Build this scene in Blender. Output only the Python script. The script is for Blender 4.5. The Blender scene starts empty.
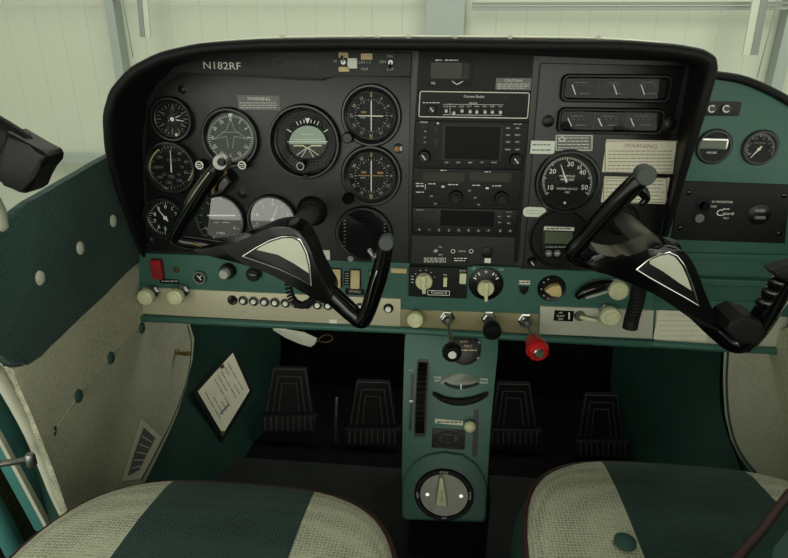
import bpy, bmesh, math, random
from mathutils import Vector, Matrix
random.seed(7)
R = math.radians
SC = bpy.context.scene
COL = SC.collection
# ------------------------------------------------------------------ camera
FPX = 569.0
th, ps, ro = R(21), R(5.5), R(0.4)
FW = Vector((-math.sin(ps)*math.cos(th), math.cos(ps)*math.cos(th), -math.sin(th)))
r0 = Vector((math.cos(ps), math.sin(ps), 0)); u0 = r0.cross(FW)
RT = r0*math.cos(ro)+u0*math.sin(ro); UP = -r0*math.sin(ro)+u0*math.cos(ro)
CAM = Vector((-.03, -.86, .82))
cd = bpy.data.cameras.new('camera'); co = bpy.data.objects.new('camera', cd); COL.objects.link(co)
cd.sensor_width = 36; cd.lens = FPX/788*36; cd.clip_start = .01
mw = Matrix((RT, UP, -FW)).transposed().to_4x4(); mw.translation = CAM
co.matrix_world = mw
SC.camera = co

def ray(px, py): return FW*FPX+RT*(px-394)+UP*(279-py)
class Frame:
    """a plane in the cabin: local x right, z up, -y towards the viewer"""
    def __init__(s, origin=(0, 0, 0), rot=None):
        s.M = (rot or Matrix.Identity(3)).to_4x4(); s.M.translation = Vector(origin); s.I = s.M.inverted()
    def at(s, px, py, off=0.0):
        o = s.I @ CAM; d = s.I.to_3x3() @ ray(px, py)
        return o+d*((off-o.y)/d.y)
    def mpp(s, px, py):
        return ((s.M @ s.at(px, py))-CAM).dot(FW)/FPX
PAN = Frame()
LW = Frame((-.56, 0, 0), Matrix.Rotation(R(90), 3, 'Z'))
RW = Frame((.50, 0, 0), Matrix.Rotation(R(-90), 3, 'Z'))
FL = Frame((0, 0, 0), Matrix.Rotation(R(-90), 3, 'X'))
def W(px, py, Y=0.0): return PAN.at(px, py, Y)

# ------------------------------------------------------------------ materials
def lin(c):
    return tuple(((v/255)/12.92 if v/255 <= .04045 else ((v/255+.055)/1.055)**2.4) for v in c)+(1,)
def mat(name, rgb, rough=.5, metal=0, spec=.5, noise=None, bump=None, coat=0):
    m = bpy.data.materials.new(name); m.use_nodes = True; n = m.node_tree.nodes; l = m.node_tree.links
    b = n['Principled BSDF']; b.inputs['Base Color'].default_value = lin(rgb)
    b.inputs['Roughness'].default_value = rough; b.inputs['Metallic'].default_value = metal
    b.inputs['Specular IOR Level'].default_value = spec; b.inputs['Coat Weight'].default_value = coat
    tc = n.new('ShaderNodeTexCoord')
    if noise:                                # (scale, amount)
        t = n.new('ShaderNodeTexNoise'); t.inputs['Scale'].default_value = noise[0]; t.inputs['Detail'].default_value = 5
        l.new(tc.outputs['Object'], t.inputs['Vector'])
        r = n.new('ShaderNodeValToRGB'); c = lin(rgb); a = noise[1]
        r.color_ramp.elements[0].position = .3; r.color_ramp.elements[1].position = .7
        r.color_ramp.elements[0].color = tuple(v*(1-a) for v in c[:3])+(1,)
        r.color_ramp.elements[1].color = tuple(min(1, v*(1+a)) for v in c[:3])+(1,)
        l.new(t.outputs['Fac'], r.inputs['Fac']); l.new(r.outputs['Color'], b.inputs['Base Color'])
    if bump:
        t = n.new('ShaderNodeTexNoise'); t.inputs['Scale'].default_value = bump[0]
        l.new(tc.outputs['Object'], t.inputs['Vector'])
        q = n.new('ShaderNodeBump'); q.inputs['Strength'].default_value = bump[1]; q.inputs['Distance'].default_value = .001
        l.new(t.outputs['Fac'], q.inputs['Height']); l.new(q.outputs['Normal'], b.inputs['Normal'])
    return m
def fabric(name, a, b_, scale, stripe=None, rough=.9):
    """woven cloth; stripe = (colour c, colour d, half width, shift) swaps colours across local x"""
    m = bpy.data.materials.new(name); m.use_nodes = True; n = m.node_tree.nodes; l = m.node_tree.links
    b = n['Principled BSDF']; b.inputs['Roughness'].default_value = rough; b.inputs['Specular IOR Level'].default_value = .15
    b.inputs['Sheen Weight'].default_value = .15
    tc = n.new('ShaderNodeTexCoord'); v = n.new('ShaderNodeTexVoronoi'); v.inputs['Scale'].default_value = scale
    v.inputs['Randomness'].default_value = .25
    l.new(tc.outputs['Object'], v.inputs['Vector'])
    ns = n.new('ShaderNodeTexNoise'); ns.inputs['Scale'].default_value = 14; l.new(tc.outputs['Object'], ns.inputs['Vector'])
    ad = n.new('ShaderNodeMath'); ad.operation = 'MULTIPLY_ADD'; ad.inputs[1].default_value = .5
    l.new(ns.outputs['Fac'], ad.inputs[0]); l.new(v.outputs['Distance'], ad.inputs[2])
    def ramp(c1, c2):
        r = n.new('ShaderNodeValToRGB'); r.color_ramp.elements[0].position = .3; r.color_ramp.elements[1].position = .85
        r.color_ramp.elements[0].color = lin(c1); r.color_ramp.elements[1].color = lin(c2)
        l.new(ad.outputs[0], r.inputs['Fac']); return r
    r1 = ramp(a, b_); out = r1.outputs['Color']
    if stripe:
        r2 = ramp(stripe[0], stripe[1]); sx = n.new('ShaderNodeSeparateXYZ'); l.new(tc.outputs['Object'], sx.inputs[0])
        ab = n.new('ShaderNodeMath'); ab.operation = 'SUBTRACT'; l.new(sx.outputs['X'], ab.inputs[0]); ab.inputs[1].default_value = stripe[3]
        ab2 = n.new('ShaderNodeMath'); ab2.operation = 'ABSOLUTE'; l.new(ab.outputs[0], ab2.inputs[0])
        lt = n.new('ShaderNodeMath'); lt.operation = 'LESS_THAN'; l.new(ab2.outputs[0], lt.inputs[0]); lt.inputs[1].default_value = stripe[2]
        mx = n.new('ShaderNodeMixRGB'); l.new(lt.outputs[0], mx.inputs['Fac']); l.new(out, mx.inputs[1]); l.new(r2.outputs['Color'], mx.inputs[2])
        out = mx.outputs['Color']
    l.new(out, b.inputs['Base Color'])
    q = n.new('ShaderNodeBump'); q.inputs['Strength'].default_value = .8; q.inputs['Distance'].default_value = .002; q.invert = True
    l.new(v.outputs['Distance'], q.inputs['Height']); l.new(q.outputs['Normal'], b.inputs['Normal'])
    return m
def brushed(name, rgb, rough=.38):
    m = mat(name, rgb, rough, .35); n = m.node_tree.nodes; l = m.node_tree.links; b = n['Principled BSDF']
    tc = n.new('ShaderNodeTexCoord'); mp = n.new('ShaderNodeMapping'); mp.inputs['Scale'].default_value = (3, 1, 1500)
    t = n.new('ShaderNodeTexNoise'); t.inputs['Scale'].default_value = 1; l.new(tc.outputs['Object'], mp.inputs[0]); l.new(mp.outputs[0], t.inputs['Vector'])
    r = n.new('ShaderNodeValToRGB'); c = lin(rgb); r.color_ramp.elements[0].color = tuple(v*.9 for v in c[:3])+(1,); r.color_ramp.elements[1].color = tuple(v*1.08 for v in c[:3])+(1,)
    r.color_ramp.elements[0].position = .35; r.color_ramp.elements[1].position = .65
    l.new(t.outputs['Fac'], r.inputs['Fac']); l.new(r.outputs['Color'], b.inputs['Base Color']); return m
def glass(name, ior=1.5, tint=(1, 1, 1, 1), rough=.02):
    m = bpy.data.materials.new(name); m.use_nodes = True; n = m.node_tree.nodes; l = m.node_tree.links
    n.remove(n['Principled BSDF']); o = n['Material Output']
    t = n.new('ShaderNodeBsdfTransparent'); t.inputs[0].default_value = tint
    g = n.new('ShaderNodeBsdfGlossy'); g.inputs['Roughness'].default_value = rough
    f = n.new('ShaderNodeFresnel'); f.inputs[0].default_value = ior
    x = n.new('ShaderNodeMixShader'); ge = n.new('ShaderNodeNewGeometry'); iv = n.new('ShaderNodeMath'); iv.operation = 'SUBTRACT'; iv.inputs[0].default_value = 1; l.new(ge.outputs['Backfacing'], iv.inputs[1]); mu = n.new('ShaderNodeMath'); mu.operation = 'MULTIPLY'; l.new(f.outputs[0], mu.inputs[0]); l.new(iv.outputs[0], mu.inputs[1]); l.new(mu.outputs[0], x.inputs[0]); l.new(t.outputs[0], x.inputs[1]); l.new(g.outputs[0], x.inputs[2])
    l.new(x.outputs[0], o.inputs['Surface']); return m
M = dict(
    black=mat('black_panel_paint', (20, 21, 20), .36, spec=.55, bump=(900, .25), noise=(30, .12)),
    plate=mat('dark_grey_plate', (40, 42, 41), .5, spec=.3, bump=(700, .2), noise=(12, .15)),
    vinyl=mat('black_vinyl', (15, 16, 16), .55, spec=.25, bump=(300, .5)),
    plastic=mat('black_plastic', (15, 15, 15), .35, spec=.3),
    gloss=mat('glossy_black_plastic', (7, 7, 8), .15, spec=.5, noise=(9, .3)),
    radio=mat('radio_black', (20, 22, 21), .5, spec=.25),
    dial=mat('dial_black', (13, 15, 14), .7, spec=.2),
    dialgrey=mat('dial_grey', (62, 68, 64), .6),
    screen=mat('dark_screen', (7, 8, 10), .3, spec=.1),
    olive=mat('olive_screen', (38, 38, 24), .25, spec=.25),
    lcd=mat('grey_green_lcd', (86, 96, 74), .3),
    amber=mat('amber_paint', (150, 112, 52), .6),
    green=mat('teal_paint', (60, 100, 89), .42, spec=.35, noise=(8, .1), bump=(500, .1)),
    dgreen=mat('dark_teal_vinyl', (38, 72, 62), .55, spec=.3, noise=(7, .2), bump=(250, .5)),
    turq=mat('turquoise_paint', (74, 130, 126), .4, noise=(9, .12)),
    white=mat('white_paint', (225, 228, 215), .5),
    mark=mat('marking_white', (240, 242, 232), .6),
    dred=mat('dark_red_plastic', (140, 22, 28), .4), sel=mat('dull_silver', (128, 128, 118), .4, .3, noise=(60, .15)), platem=mat('pale_anodised_plate', (196, 196, 178), .45, .15, noise=(20, .05)), capg=mat('grip_cap_grey', (66, 72, 68), .5), dmark=mat('soft_marking', (120, 122, 112), .6),
    dim=mat('dim_marking', (175, 178, 168), .6),
    cream=mat('cream_plastic', (214, 214, 172), .35, noise=(60, .08)),
    tan=mat('tan_plastic', (205, 182, 130), .5, noise=(60, .1)),
    bez=mat('satin_black_bezel', (26, 28, 27), .28, spec=.6), paper=mat('aged_paper', (224, 220, 198), .7, noise=(40, .06)),
    grey=mat('grey_placard', (108, 108, 106), .5),
    steel=brushed('brushed_aluminium', (204, 198, 170)),
    steel2=brushed('dull_olive_aluminium', (150, 142, 108), .45),
    chrome=mat('chrome', (205, 205, 200), .14, 1),
    metal=mat('worn_metal', (150, 150, 145), .35, .9, noise=(80, .2)),
    shaft=mat('grey_steel_tube', (128, 128, 122), .35, .35),
    brass=mat('tarnished_brass', (112, 92, 58), .4, .6, noise=(90, .35)),
    red=mat('red_plastic', (190, 22, 26), .35),
    redp=mat('red_print', (140, 112, 96), .6),
    maroon=mat('maroon_piping', (62, 28, 28), .6),
    rubber=mat('black_rubber', (19, 20, 20), .6, spec=.25, bump=(400, .3)),
    pedal=mat('worn_pedal_metal', (74, 76, 74), .6, spec=.3),
    carpet=mat('dark_carpet', (14, 14, 14), 1, spec=.1, bump=(500, .8), noise=(30, .3)),
    floorm=mat('dark_floor_panel', (30, 33, 32), .8, spec=.2, noise=(20, .2)),
    sky=mat('horizon_blue_green', (160, 178, 160), .5),
    ground=mat('horizon_brown', (44, 42, 34), .5),
    creamv=mat('cream_vinyl', (202, 202, 182), .45, noise=(9, .06)),
    teald=mat('teal_button', (42, 76, 70), .7),
    hangar=mat('pale_green_sheeting', (176, 181, 164), .6),
    hpost=mat('hangar_grey_steel', (140, 148, 142), .6),
    hposts=mat('hangar_dark_steel', (120, 124, 118), .6),
    quilt=fabric('teal_weave', (20, 44, 42), (56, 86, 80), 230),
    quiltb=fabric('beige_weave', (128, 126, 106), (196, 194, 168), 230),
    seat=fabric('seat_weave', (138, 138, 118), (205, 205, 182), 260, ((20, 42, 40), (46, 72, 67), .088, 0)),
    glass=glass('gauge_glass', 1.22), glassr=glass('mirror_like_gauge_glass', 2.6), glassm=glass('half_mirror_gauge_glass', 1.38), kick=mat('teal_kick_panel_vinyl', (44, 78, 68), .5, spec=.3, noise=(7, .2), bump=(250, .5)), wind=glass('window_glass', 1.25),
)
# ------------------------------------------------------------------ mesh helpers
def fin(bm, name, m, parent=None, smooth=True, ang=.7):
    bmesh.ops.recalc_face_normals(bm, faces=bm.faces)
    me = bpy.data.meshes.new(name)
    if smooth:
        for f in bm.faces: f.smooth = True
        for e in bm.edges:
            if len(e.link_faces) == 2:
                if e.calc_face_angle(0) > ang: e.smooth = False
    bm.to_mesh(me); bm.free(); me.materials.append(M[m])
    o = bpy.data.objects.new(name, me); COL.objects.link(o)
    if parent: o.parent = parent
    return o
def tagit(o, label, cat, group=None):
    o['label'] = label; o['category'] = cat
    if group: o['group'] = group
    return o
def struct(bm, name, m, label=None):
    o = fin(bm, name, m); o['kind'] = 'structure'
    if label: o['label'] = label
    return o
def empty(name, label, cat, loc, rot=None, group=None):
    o = bpy.data.objects.new(name, None); COL.objects.link(o); o.empty_display_size = .02
    mm = (rot or Matrix.Identity(3)).to_4x4(); mm.translation = Vector(loc); o.matrix_world = mm
    return tagit(o, label, cat, group)
def prism(bm, pts, ya, yb, bev=0):
    n = len(pts)
    a = [bm.verts.new((p[0], ya, p[1])) for p in pts]; b = [bm.verts.new((p[0], yb, p[1])) for p in pts]
    fa = bm.faces.new(a); bm.faces.new(b[::-1])
    for i in range(n): bm.faces.new((a[i], b[i], b[(i+1) % n], a[(i+1) % n]))
    if bev:
        bmesh.ops.bevel(bm, geom=list(fa.edges), offset=bev, segments=3, profile=.6, affect='EDGES', clamp_overlap=True)
def lathe(bm, prof, cx=0, cz=0, n=40, ph=0):
    rings = []
    for r, y in prof:
        if r < 1e-6: rings.append([bm.verts.new((cx, y, cz))])
        else: rings.append([bm.verts.new((cx+r*math.cos(ph+2*math.pi*i/n), y, cz+r*math.sin(ph+2*math.pi*i/n))) for i in range(n)])
    for A, B in zip(rings, rings[1:]):
        for i in range(n):
            j = (i+1) % n
            f = [A[i % len(A)], A[j % len(A)], B[j % len(B)], B[i % len(B)]]
            g = []
            for v in f:
                if v not in g: g.append(v)
            if len(g) > 2: bm.faces.new(g)
def tube(bm, pts, rad, n=14, sq=None, cap=True, flat=1.0):
    """swept tube; rad = list or number; flat scales the radius along world Y"""
    pts = [Vector(p) for p in pts]; k = len(pts)
    if not isinstance(rad, (list, tuple)): rad = [rad]*k
    rings = []; prev = None
    for i, p in enumerate(pts):
        t = (pts[min(i+1, k-1)]-pts[max(i-1, 0)]).normalized()
        if prev is None:
            a = Vector((0, 1, 0)) if abs(t.y) < .9 else Vector((0, 0, 1))
        else: a = prev
        s = t.cross(a).normalized(); h = s.cross(t).normalized(); prev = h
        rr = rad[i]
        rings.append([bm.verts.new(p+s*rr*math.cos(q)+h*rr*flat*math.sin(q)) for q in [2*math.pi*j/n for j in range(n)]])
    for A, B in zip(rings, rings[1:]):
        for i in range(n): bm.faces.new((A[i], A[(i+1) % n], B[(i+1) % n], B[i]))
    if cap:
        for ring, sgn in ((rings[0], -1), (rings[-1], 1)):
            c = sum((v.co for v in ring), Vector())/n
            i = 0 if sgn < 0 else k-1; t = (pts[min(i+1, k-1)]-pts[max(i-1, 0)]).normalized()*sgn
            r2 = [bm.verts.new(c+(v.co-c)*.72+t*rad[i]*.45) for v in ring]
            for q in range(n): bm.faces.new((ring[q], ring[(q+1) % n], r2[(q+1) % n], r2[q]))
            bm.faces.new(r2)
def smooth_path(pts, vals=None, sub=5):
    """Catmull-Rom"""
    P = [Vector(p) for p in pts]; out = []; vo = []
    for i in range(len(P)-1):
        a, b, c, d = P[max(i-1, 0)], P[i], P[i+1], P[min(i+2, len(P)-1)]
        for s in range(sub):
            t = s/sub
            out.append(.5*((2*b)+(c-a)*t+(2*a-5*b+4*c-d)*t*t+(3*b-a-3*c+d)*t**3))
            if vals: vo.append(vals[i]*(1-t)+vals[i+1]*t)
    out.append(P[-1])
    if vals: vo.append(vals[-1]); return out, vo
    return out
def rrect(x0, z0, x1, z1, r=0, n=5):
    if r <= 0: return [(x0, z0), (x1, z0), (x1, z1), (x0, z1)]
    o = []
    for cx, cz, a in ((x1-r, z1-r, 0), (x0+r, z1-r, 90), (x0+r, z0+r, 180), (x1-r, z0+r, 270)):
        for i in range(n+1):
            q = R(a+90*i/n); o.append((cx+r*math.cos(q), cz+r*math.sin(q)))
    return o
_tc = {}
def glyphs(s):
    if s not in _tc:
        c = bpy.data.curves.new('t', 'FONT'); c.body = s; c.align_x = 'CENTER'; c.align_y = 'CENTER'; c.size = 1/.7; c.resolution_u = 2
        o = bpy.data.objects.new('t', c); COL.objects.link(o)
        me = bpy.data.meshes.new_from_object(o.evaluated_get(bpy.context.evaluated_depsgraph_get()))
        _tc[s] = ([v.co.copy() for v in me.vertices], [tuple(p.vertices) for p in me.polygons])
        bpy.data.objects.remove(o); bpy.data.curves.remove(c); bpy.data.meshes.remove(me)
    return _tc[s]
class Thing:
    def __init__(s, name, label, cat, px, py, F=PAN, off=-.003, group=None):
        s.F = F; s.c = F.at(px, py, off); s.off = off; s.k = F.mpp(px, py); s.px, s.py = px, py
        s.root = empty(name, label, cat, F.M @ s.c, F.M.to_3x3(), group)
    def l(s, px, py):
        p = s.F.at(px, py, s.off)-s.c; return p.x, p.z
    def rect(s, bm, x0, y0, x1, y1, ya, yb, r=0, bev=0):
        xa = s.l(x0, (y0+y1)/2)[0]; xb = s.l(x1, (y0+y1)/2)[0]; za = s.l((x0+x1)/2, y1)[1]; zb = s.l((x0+x1)/2, y0)[1]
        prism(bm, rrect(xa, za, xb, zb, r*s.k), ya, yb, bev)
    def poly(s, bm, pts, ya, yb, bev=0): prism(bm, [s.l(*p) for p in pts], ya, yb, bev)
    def disc(s, bm, px, py, r, ya, yb, r2=None, n=32):
        x, z = s.l(px, py); r *= s.k; r2 = r if r2 is None else r2*s.k
        lathe(bm, [(0, yb), (r, yb), (r2, ya), (0, ya)], x, z, n)
    def prof(s, bm, px, py, prof, n=40):
        x, z = s.l(px, py); lathe(bm, [(r*s.k, y) for r, y in prof], x, z, n)
    def line(s, bm, x0, y0, x1, y1, w, y, t=.0003):
        a = Vector(s.l(x0, y0)); b = Vector(s.l(x1, y1)); d = (b-a); 
        if d.length < 1e-7: return
        d.normalize(); q = Vector((-d.y, d.x))*w*s.k/2
        prism(bm, [a+q, b+q, b-q, a-q], y-t, y)
    def txt(s, bm, t, px, py, h, y, rot=0, wid=1.0):
        x, z = s.l(px, py); V, P = glyphs(t); h *= s.k; c, n = math.cos(rot), math.sin(rot)
        vs = [bm.verts.new((x+(v.x*c*wid-v.y*n)*h, y, z+(v.x*n*wid+v.y*c)*h)) for v in V]
        for p in P:
            try: bm.faces.new([vs[i] for i in p])
            except ValueError: pass
    def words(s, bm, x0, x1, y, h, ya, fill=.85):
        """a line of print too small to read"""
        x = x0
        while x < x1-1:
            w = random.uniform(1.5, 5); s.rect(bm, x, y-h/2, min(x+w, x1), y+h/2, ya-.0002, ya); x += w+.9
    def put(s, bm, name, m, parent=None, label=None, **k):
        o = fin(bm, name, m, parent or s.root, **k)
        if label: o['label'] = label
        return o
def nb(): return bmesh.new()

# ================================================================== SETTING
def boxw(bm, x0, x1, y0, y1, z0, z1, bev=0):
    prism(bm, [(x0, z0), (x1, z0), (x1, z1), (x0, z1)], y0, y1, bev)
# hangar
b = nb(); boxw(b, -9, 9, 5, 5.1, -1.1, 5); struct(b, 'wall_hangar_front', 'hangar', 'pale green translucent sheeting wall of the hangar')
b = nb(); boxw(b, -9.1, -9, -6, 5, -1.1, 5); struct(b, 'wall_hangar_left', 'hangar')
b = nb(); boxw(b, 9, 9.1, -6, 5, -1.1, 5); struct(b, 'wall_hangar_right', 'hangar')
b = nb(); boxw(b, -9, 9, -6, 5, -1.2, -1.1); struct(b, 'floor_hangar', 'hposts')
def hpost(px0, px1, py, lab, m='hpost'):
    a = W(px0, py, 4.9); c = W(px1, py, 4.9); b = nb(); boxw(b, a.x, c.x, 4.86, 4.99, -1.1, 5)
    return tagit(fin(b, 'hangar_post', m), lab, 'post', 'vertical posts of the hangar wall')
hpost(111, 120, 35, 'grey vertical hangar post seen above the left end of the black glareshield')
hpost(426, 464, 20, 'wide grey vertical hangar post above the middle of the glareshield')
hpost(775, 787, 60, 'grey vertical hangar post above the green right panel')
a = W(300, 4, 4.85); b = nb(); boxw(b, W(472, 5, 4.85).x, 8, 4.84, 4.86, a.z-.012, a.z+.01)
tagit(fin(b, 'hangar_rail', 'hposts'), 'thin dark horizontal rail across the hangar wall at the top right', 'rail')
b = nb(); boxw(b, W(472, 5, 4.85).x, 8, 4.86, 4.9, a.z-.05, a.z-.02)
tagit(fin(b, 'hangar_girt', 'hpost'), 'pale grey horizontal girt just under the thin dark hangar rail', 'rail')
b = nb(); boxw(b, -8, W(426, 5, 4.85).x, 4.86, 4.9, a.z+.045, a.z+.055)
tagit(fin(b, 'hangar_girt', 'hpost'), 'thin grey horizontal girt of the hangar wall at the top left', 'rail')
a = W(80, 152, 4.9); c = W(80, 160, 4.9); b = nb(); boxw(b, -8.5, -3.2, 4.74, 4.855, c.z, a.z)
tagit(fin(b, 'hangar_base_rail', 'hpost'), 'grey horizontal base rail of the hangar wall beyond the left side window', 'rail')
def hang(x0, y0, x1, y1, w, lab, side):
    a = W(x0, y0, 4.6); c = W(x1, y1, 4.6); k = PAN.mpp(x0, y0)*5.46/.86*w
    r = empty('roof_bracket', lab, 'bracket', (c.x, 4.6, c.z), None, 'grey brackets hanging from the hangar roof')
    b = nb(); d = a-c; d.y = 0
    prism(b, [(0, 0), (k, 0), (d.x+k, d.z), (d.x, d.z)], 0, .02); fin(b, 'web', 'hposts', r)
    b = nb(); e = side*k*1.1
    prism(b, [(min(e, 0), 0), (max(e, 0), 0), (d.x+max(e, 0), d.z), (d.x+min(e, 0), d.z)] if side < 0 else [(k, 0), (k+e, 0), (d.x+k+e, d.z), (d.x+k, d.z)], .01, .03)
    fin(b, 'flange', 'hangar', r)
hang(134, -30, 140, 37, 5, 'short dark bracket hanging above the left part of the black glareshield', 1)
hang(767, -30, 751, 55, 7, 'long dark bracket hanging above the green right panel', -1)
for (x0, y0, x1, y1, lab) in ((121, -10, 133, 57, 'thin cord hanging beside the left bracket of the hangar'), (783, -20, 757, 78, 'thin cord hanging beside the right bracket of the hangar')):
    b = nb(); tube(b, [W(x0, y0, 4.5), W(x1, y1, 4.5)], .005, 8); tagit(fin(b, 'hanging_cord', 'hposts'), lab, 'cord')
# hangar wall sheet ribs
b = nb()
for i in range(60):
    x = -8.5+i*.285+random.uniform(-.02, .02)
    tube(b, [(x, 5.0, -1), (x+random.uniform(-.03, .03), 5.0, 5)], .004, 6, cap=False)
struct(b, 'trim_1', 'hangar', 'vertical ribs of the pale sheeting')

# cabin shell
b = nb(); boxw(b, -.75, .62, -1.6, .46, -.03, 0); struct(b, 'floor', 'carpet', 'dark floor')
b = nb(); boxw(b, -.55, .5, -.5, .12, 0, .012, .003); tagit(fin(b, 'floor_board', 'floorm'), 'dark grey floor board in front of the seats', 'floor board')
b = nb(); boxw(b, -.59, .52, .45, .47, -.03, .66); struct(b, 'wall_front', 'carpet', 'black firewall behind the pedals')
UPC = [(-.25, .10), (-.083, .118), (0, .14), (.06, .165), (.123, .197), (.16, .26), (.175, .32), (.19, .42)]
LWC = [(-.06, -.25, 0), (-.07, -.08, 0), (-.08, 0, 0), (-.095, .07, 0), (-.11, .13, 0), (-.125, .24, 0), (-.13, .38, .12), (-.12, .45, .42)]
def kick(x0, sg, name):
    b = nb(); rows = []
    for j in range(7):
        t = j/6; bul = math.sin(math.pi*t)*.006
        U = smooth_path([(x0, y, z) for y, z in UPC], None, 4); L = smooth_path([(x0+sg*dx, y, z) for dx, y, z in LWC], None, 4)
        rows.append([b.verts.new(u.lerp(l, t)+Vector((-sg*bul, 0, 0))) for u, l in zip(U, L)])
    for A, B in zip(rows, rows[1:]):
        for i in range(len(A)-1): b.faces.new((A[i], A[i+1], B[i+1], B[i]))
    P0 = rows[0][0].co
    bmesh.ops.solidify(b, geom=b.faces[:], thickness=.004)
    return struct(b, name, 'kick')
kick(-.566, -1, 'wall_left'); kick(.506, 1, 'wall_right')
for nm, xa, xb in (('wall_left_outer', -.60, -.575), ('wall_right_outer', .515, .54)):
    b = nb(); boxw(b, xa, xb, -.26 if xa < 0 else -1.2, .46, -.02, .62); struct(b, nm, 'dgreen')

# windscreen (thin bowed glass)
b = nb(); g = []
for j in range(7):
    t = j/6; row = []
    for i in range(17):
        s = -1+i/8; row.append(b.verts.new((-.02+s*.72, .42-.48*t-.22*s*s, .80+.5*t)))
    g.append(row)
for j in range(6):
    for i in range(16): b.faces.new((g[j][i], g[j][i+1], g[j+1][i+1], g[j+1][i]))
struct(b, 'window_1', 'wind', 'clear windscreen')
# roof
b = nb(); boxw(b, -.6, .58, -2.6, -.05, 1.24, 1.27); struct(b, 'ceiling', 'creamv')
b = nb(); boxw(b, -3.2, -.6, -1.1, .1, 1.27, 1.45); boxw(b, .58, 3.2, -1.1, .1, 1.27, 1.45); struct(b, 'ceiling_wing', 'creamv')

# left side wall upholstery
def poly_mesh(F, pts, th, bulge=0, sub=0):
    b = nb(); P = [F.at(*p) for p in pts]; prism(b, [(p.x, p.z) for p in P], -th, 0, .004)
    for v in b.verts: v.co = F.M @ v.co
    return b
sill = [(-40, 258), (-10, 232), (8, 211), (20, 202), (38, 192), (55, 182), (72, 172.5), (88, 163), (105, 154), (135, 142)]
edge = [(141, 252), (120, 272), (98.6, 294), (75, 315), (51, 338), (34, 357), (20, 366), (2, 364), (-12, 352), (-40, 330)]
side = empty('side_panel', 'quilted left side panel, dark teal cloth above beige cloth, with fabric buttons', 'side panel', (-.56, 0, .12))
def child(b, name, m, par, label=None):
    o = fin(b, name, m); o.parent = par; o.matrix_parent_inverse = Matrix.Translation(-par.location)
    if label: o['label'] = label
    return o
def cushion(F, outline, y, th=.012, cx=None, res=26, seams=()):
    """slightly puffed cloth sheet filling the outline"""
    P = [F.at(*p) for p in outline]; b = nb()
    prism(b, [(p.x, p.z) for p in P], y-th, y, .005)
    for v in b.verts: v.co = F.M @ v.co
    return b
child(cushion(LW, sill+[(160, 150), (160, 252)]+edge, 0, .012), 'upper_cloth', 'quilt', side, 'dark teal woven cloth')
low = [(20, 366), (34, 357), (51, 338), (75, 315), (98.6, 294), (120, 272), (141, 252), (160, 252), (178, 300), (190, 338), (188, 360), (182, 385), (172, 415), (160, 440), (150, 460), (141, 478), (128, 500), (75, 535), (60, 510), (46, 470), (36, 445), (24, 415), (8, 380), (0, 366)]
child(cushion(LW, low, 0, .011), 'lower_cloth', 'quiltb', side, 'beige woven cloth')
def wbutton(x, y, m, lab):
    c = LW.M @ LW.at(x, y, -.010); b = nb(); lathe(b, [(0, -.006), (.004, -.0055), (.0082, -.003), (.0095, 0), (.009, .003), (0, .003)], n=24)
    rot = Matrix.Rotation(R(90), 4, 'Z')
    for v in b.verts: v.co = c+rot @ Vector((v.co.x, v.co.y, v.co.z*1.15))
    child(b, 'button', m, side, lab)
for x, y in ((112, 221), (79, 248), (38.7, 278)): wbutton(x, y, 'creamv', 'pale button')
for x, y in ((141, 328), (110, 358), (77.7, 396)): wbutton(x, y, 'teald', 'dark teal button')
b = nb(); tube(b, [LW.M @ LW.at(x, y, -.011) for x, y in ((54.5, 427), (55.5, 431), (54.5, 435))], .0018, 8); child(b, 'torn_hole', 'plastic', side, 'small dark hole where a button is missing')
b = nb(); pp = smooth_path([LW.M @ LW.at(x, y, -.008) for x, y in ((186, 325), (190, 345), (186, 378), (173, 415), (160, 442), (140, 480))]); tube(b, pp, .004, 8); child(b, 'piping', 'dgreen', side)
for pts in (((141, 328), (110, 358), (77.7, 396), (55, 431)),):
    b = nb(); tube(b, [LW.M @ LW.at(x, y, -.0112) for x, y in pts], .0011, 8); child(b, 'seam', 'quiltb', side)
# cream door edge trim
b = nb(); tr = [LW.M @ LW.at(x, y, .004) for x, y in ((-30, 335), (-4, 372), (14, 402), (30, 432), (43, 462), (55, 492), (68, 520), (76, 545))]
pts, rr = smooth_path(tr, [.0075]*8); tube(b, pts, rr, 16)
tagit(fin(b, 'door_edge_trim', 'creamv'), 'cream rubber trim running down the rear edge of the left side panel', 'trim')
b = nb(); tube(b, [LW.M @ LW.at(x, y, -.004) for x, y in ((-14, 190), (-4, 212), (-1, 226), (-8, 238))], [.010, .011, .010, .006], 14)
tagit(fin(b, 'window_edge_trim', 'creamv'), 'pale trim end at the left window sill, cut off by the picture edge', 'trim')
# open doorway: turquoise jamb
JM = Frame((-.60, 0, 0), Matrix.Rotation(R(90), 3, 'Z'))
def jamb(pts, F, y0, y1, name, m, lab, cat):
    b = nb(); P = [F.at(*p) for p in pts]; prism(b, [(p.x, p.z) for p in P], y0, y1, .001)
    for v in b.verts: v.co = F.M @ v.co
    return tagit(fin(b, name, m), lab, cat)
jamb([(-40, 330), (10, 395), (75, 525), (48, 532), (0, 442), (-40, 370)], JM, -.004, .02, 'door_jamb', 'turq', 'turquoise metal door jamb beside the cream trim', 'door jamb')
jamb([(-40, 368), (0, 436), (51, 528), (47, 533), (-2, 442), (-40, 374)], JM, -.006, .0, 'jamb_strip', 'creamv', 'thin cream strip along the outer edge of the turquoise jamb', 'trim')
J2 = Frame((-.66, 0, 0), Matrix.Rotation(R(90), 3, 'Z'))
jamb([(-40, 376), (2, 440), (52, 532), (40, 580), (-5, 505), (-40, 440)], J2, -.004, .02, 'door_seal', 'brass', 'dark brown seal strip in the left door opening', 'seal')
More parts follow.
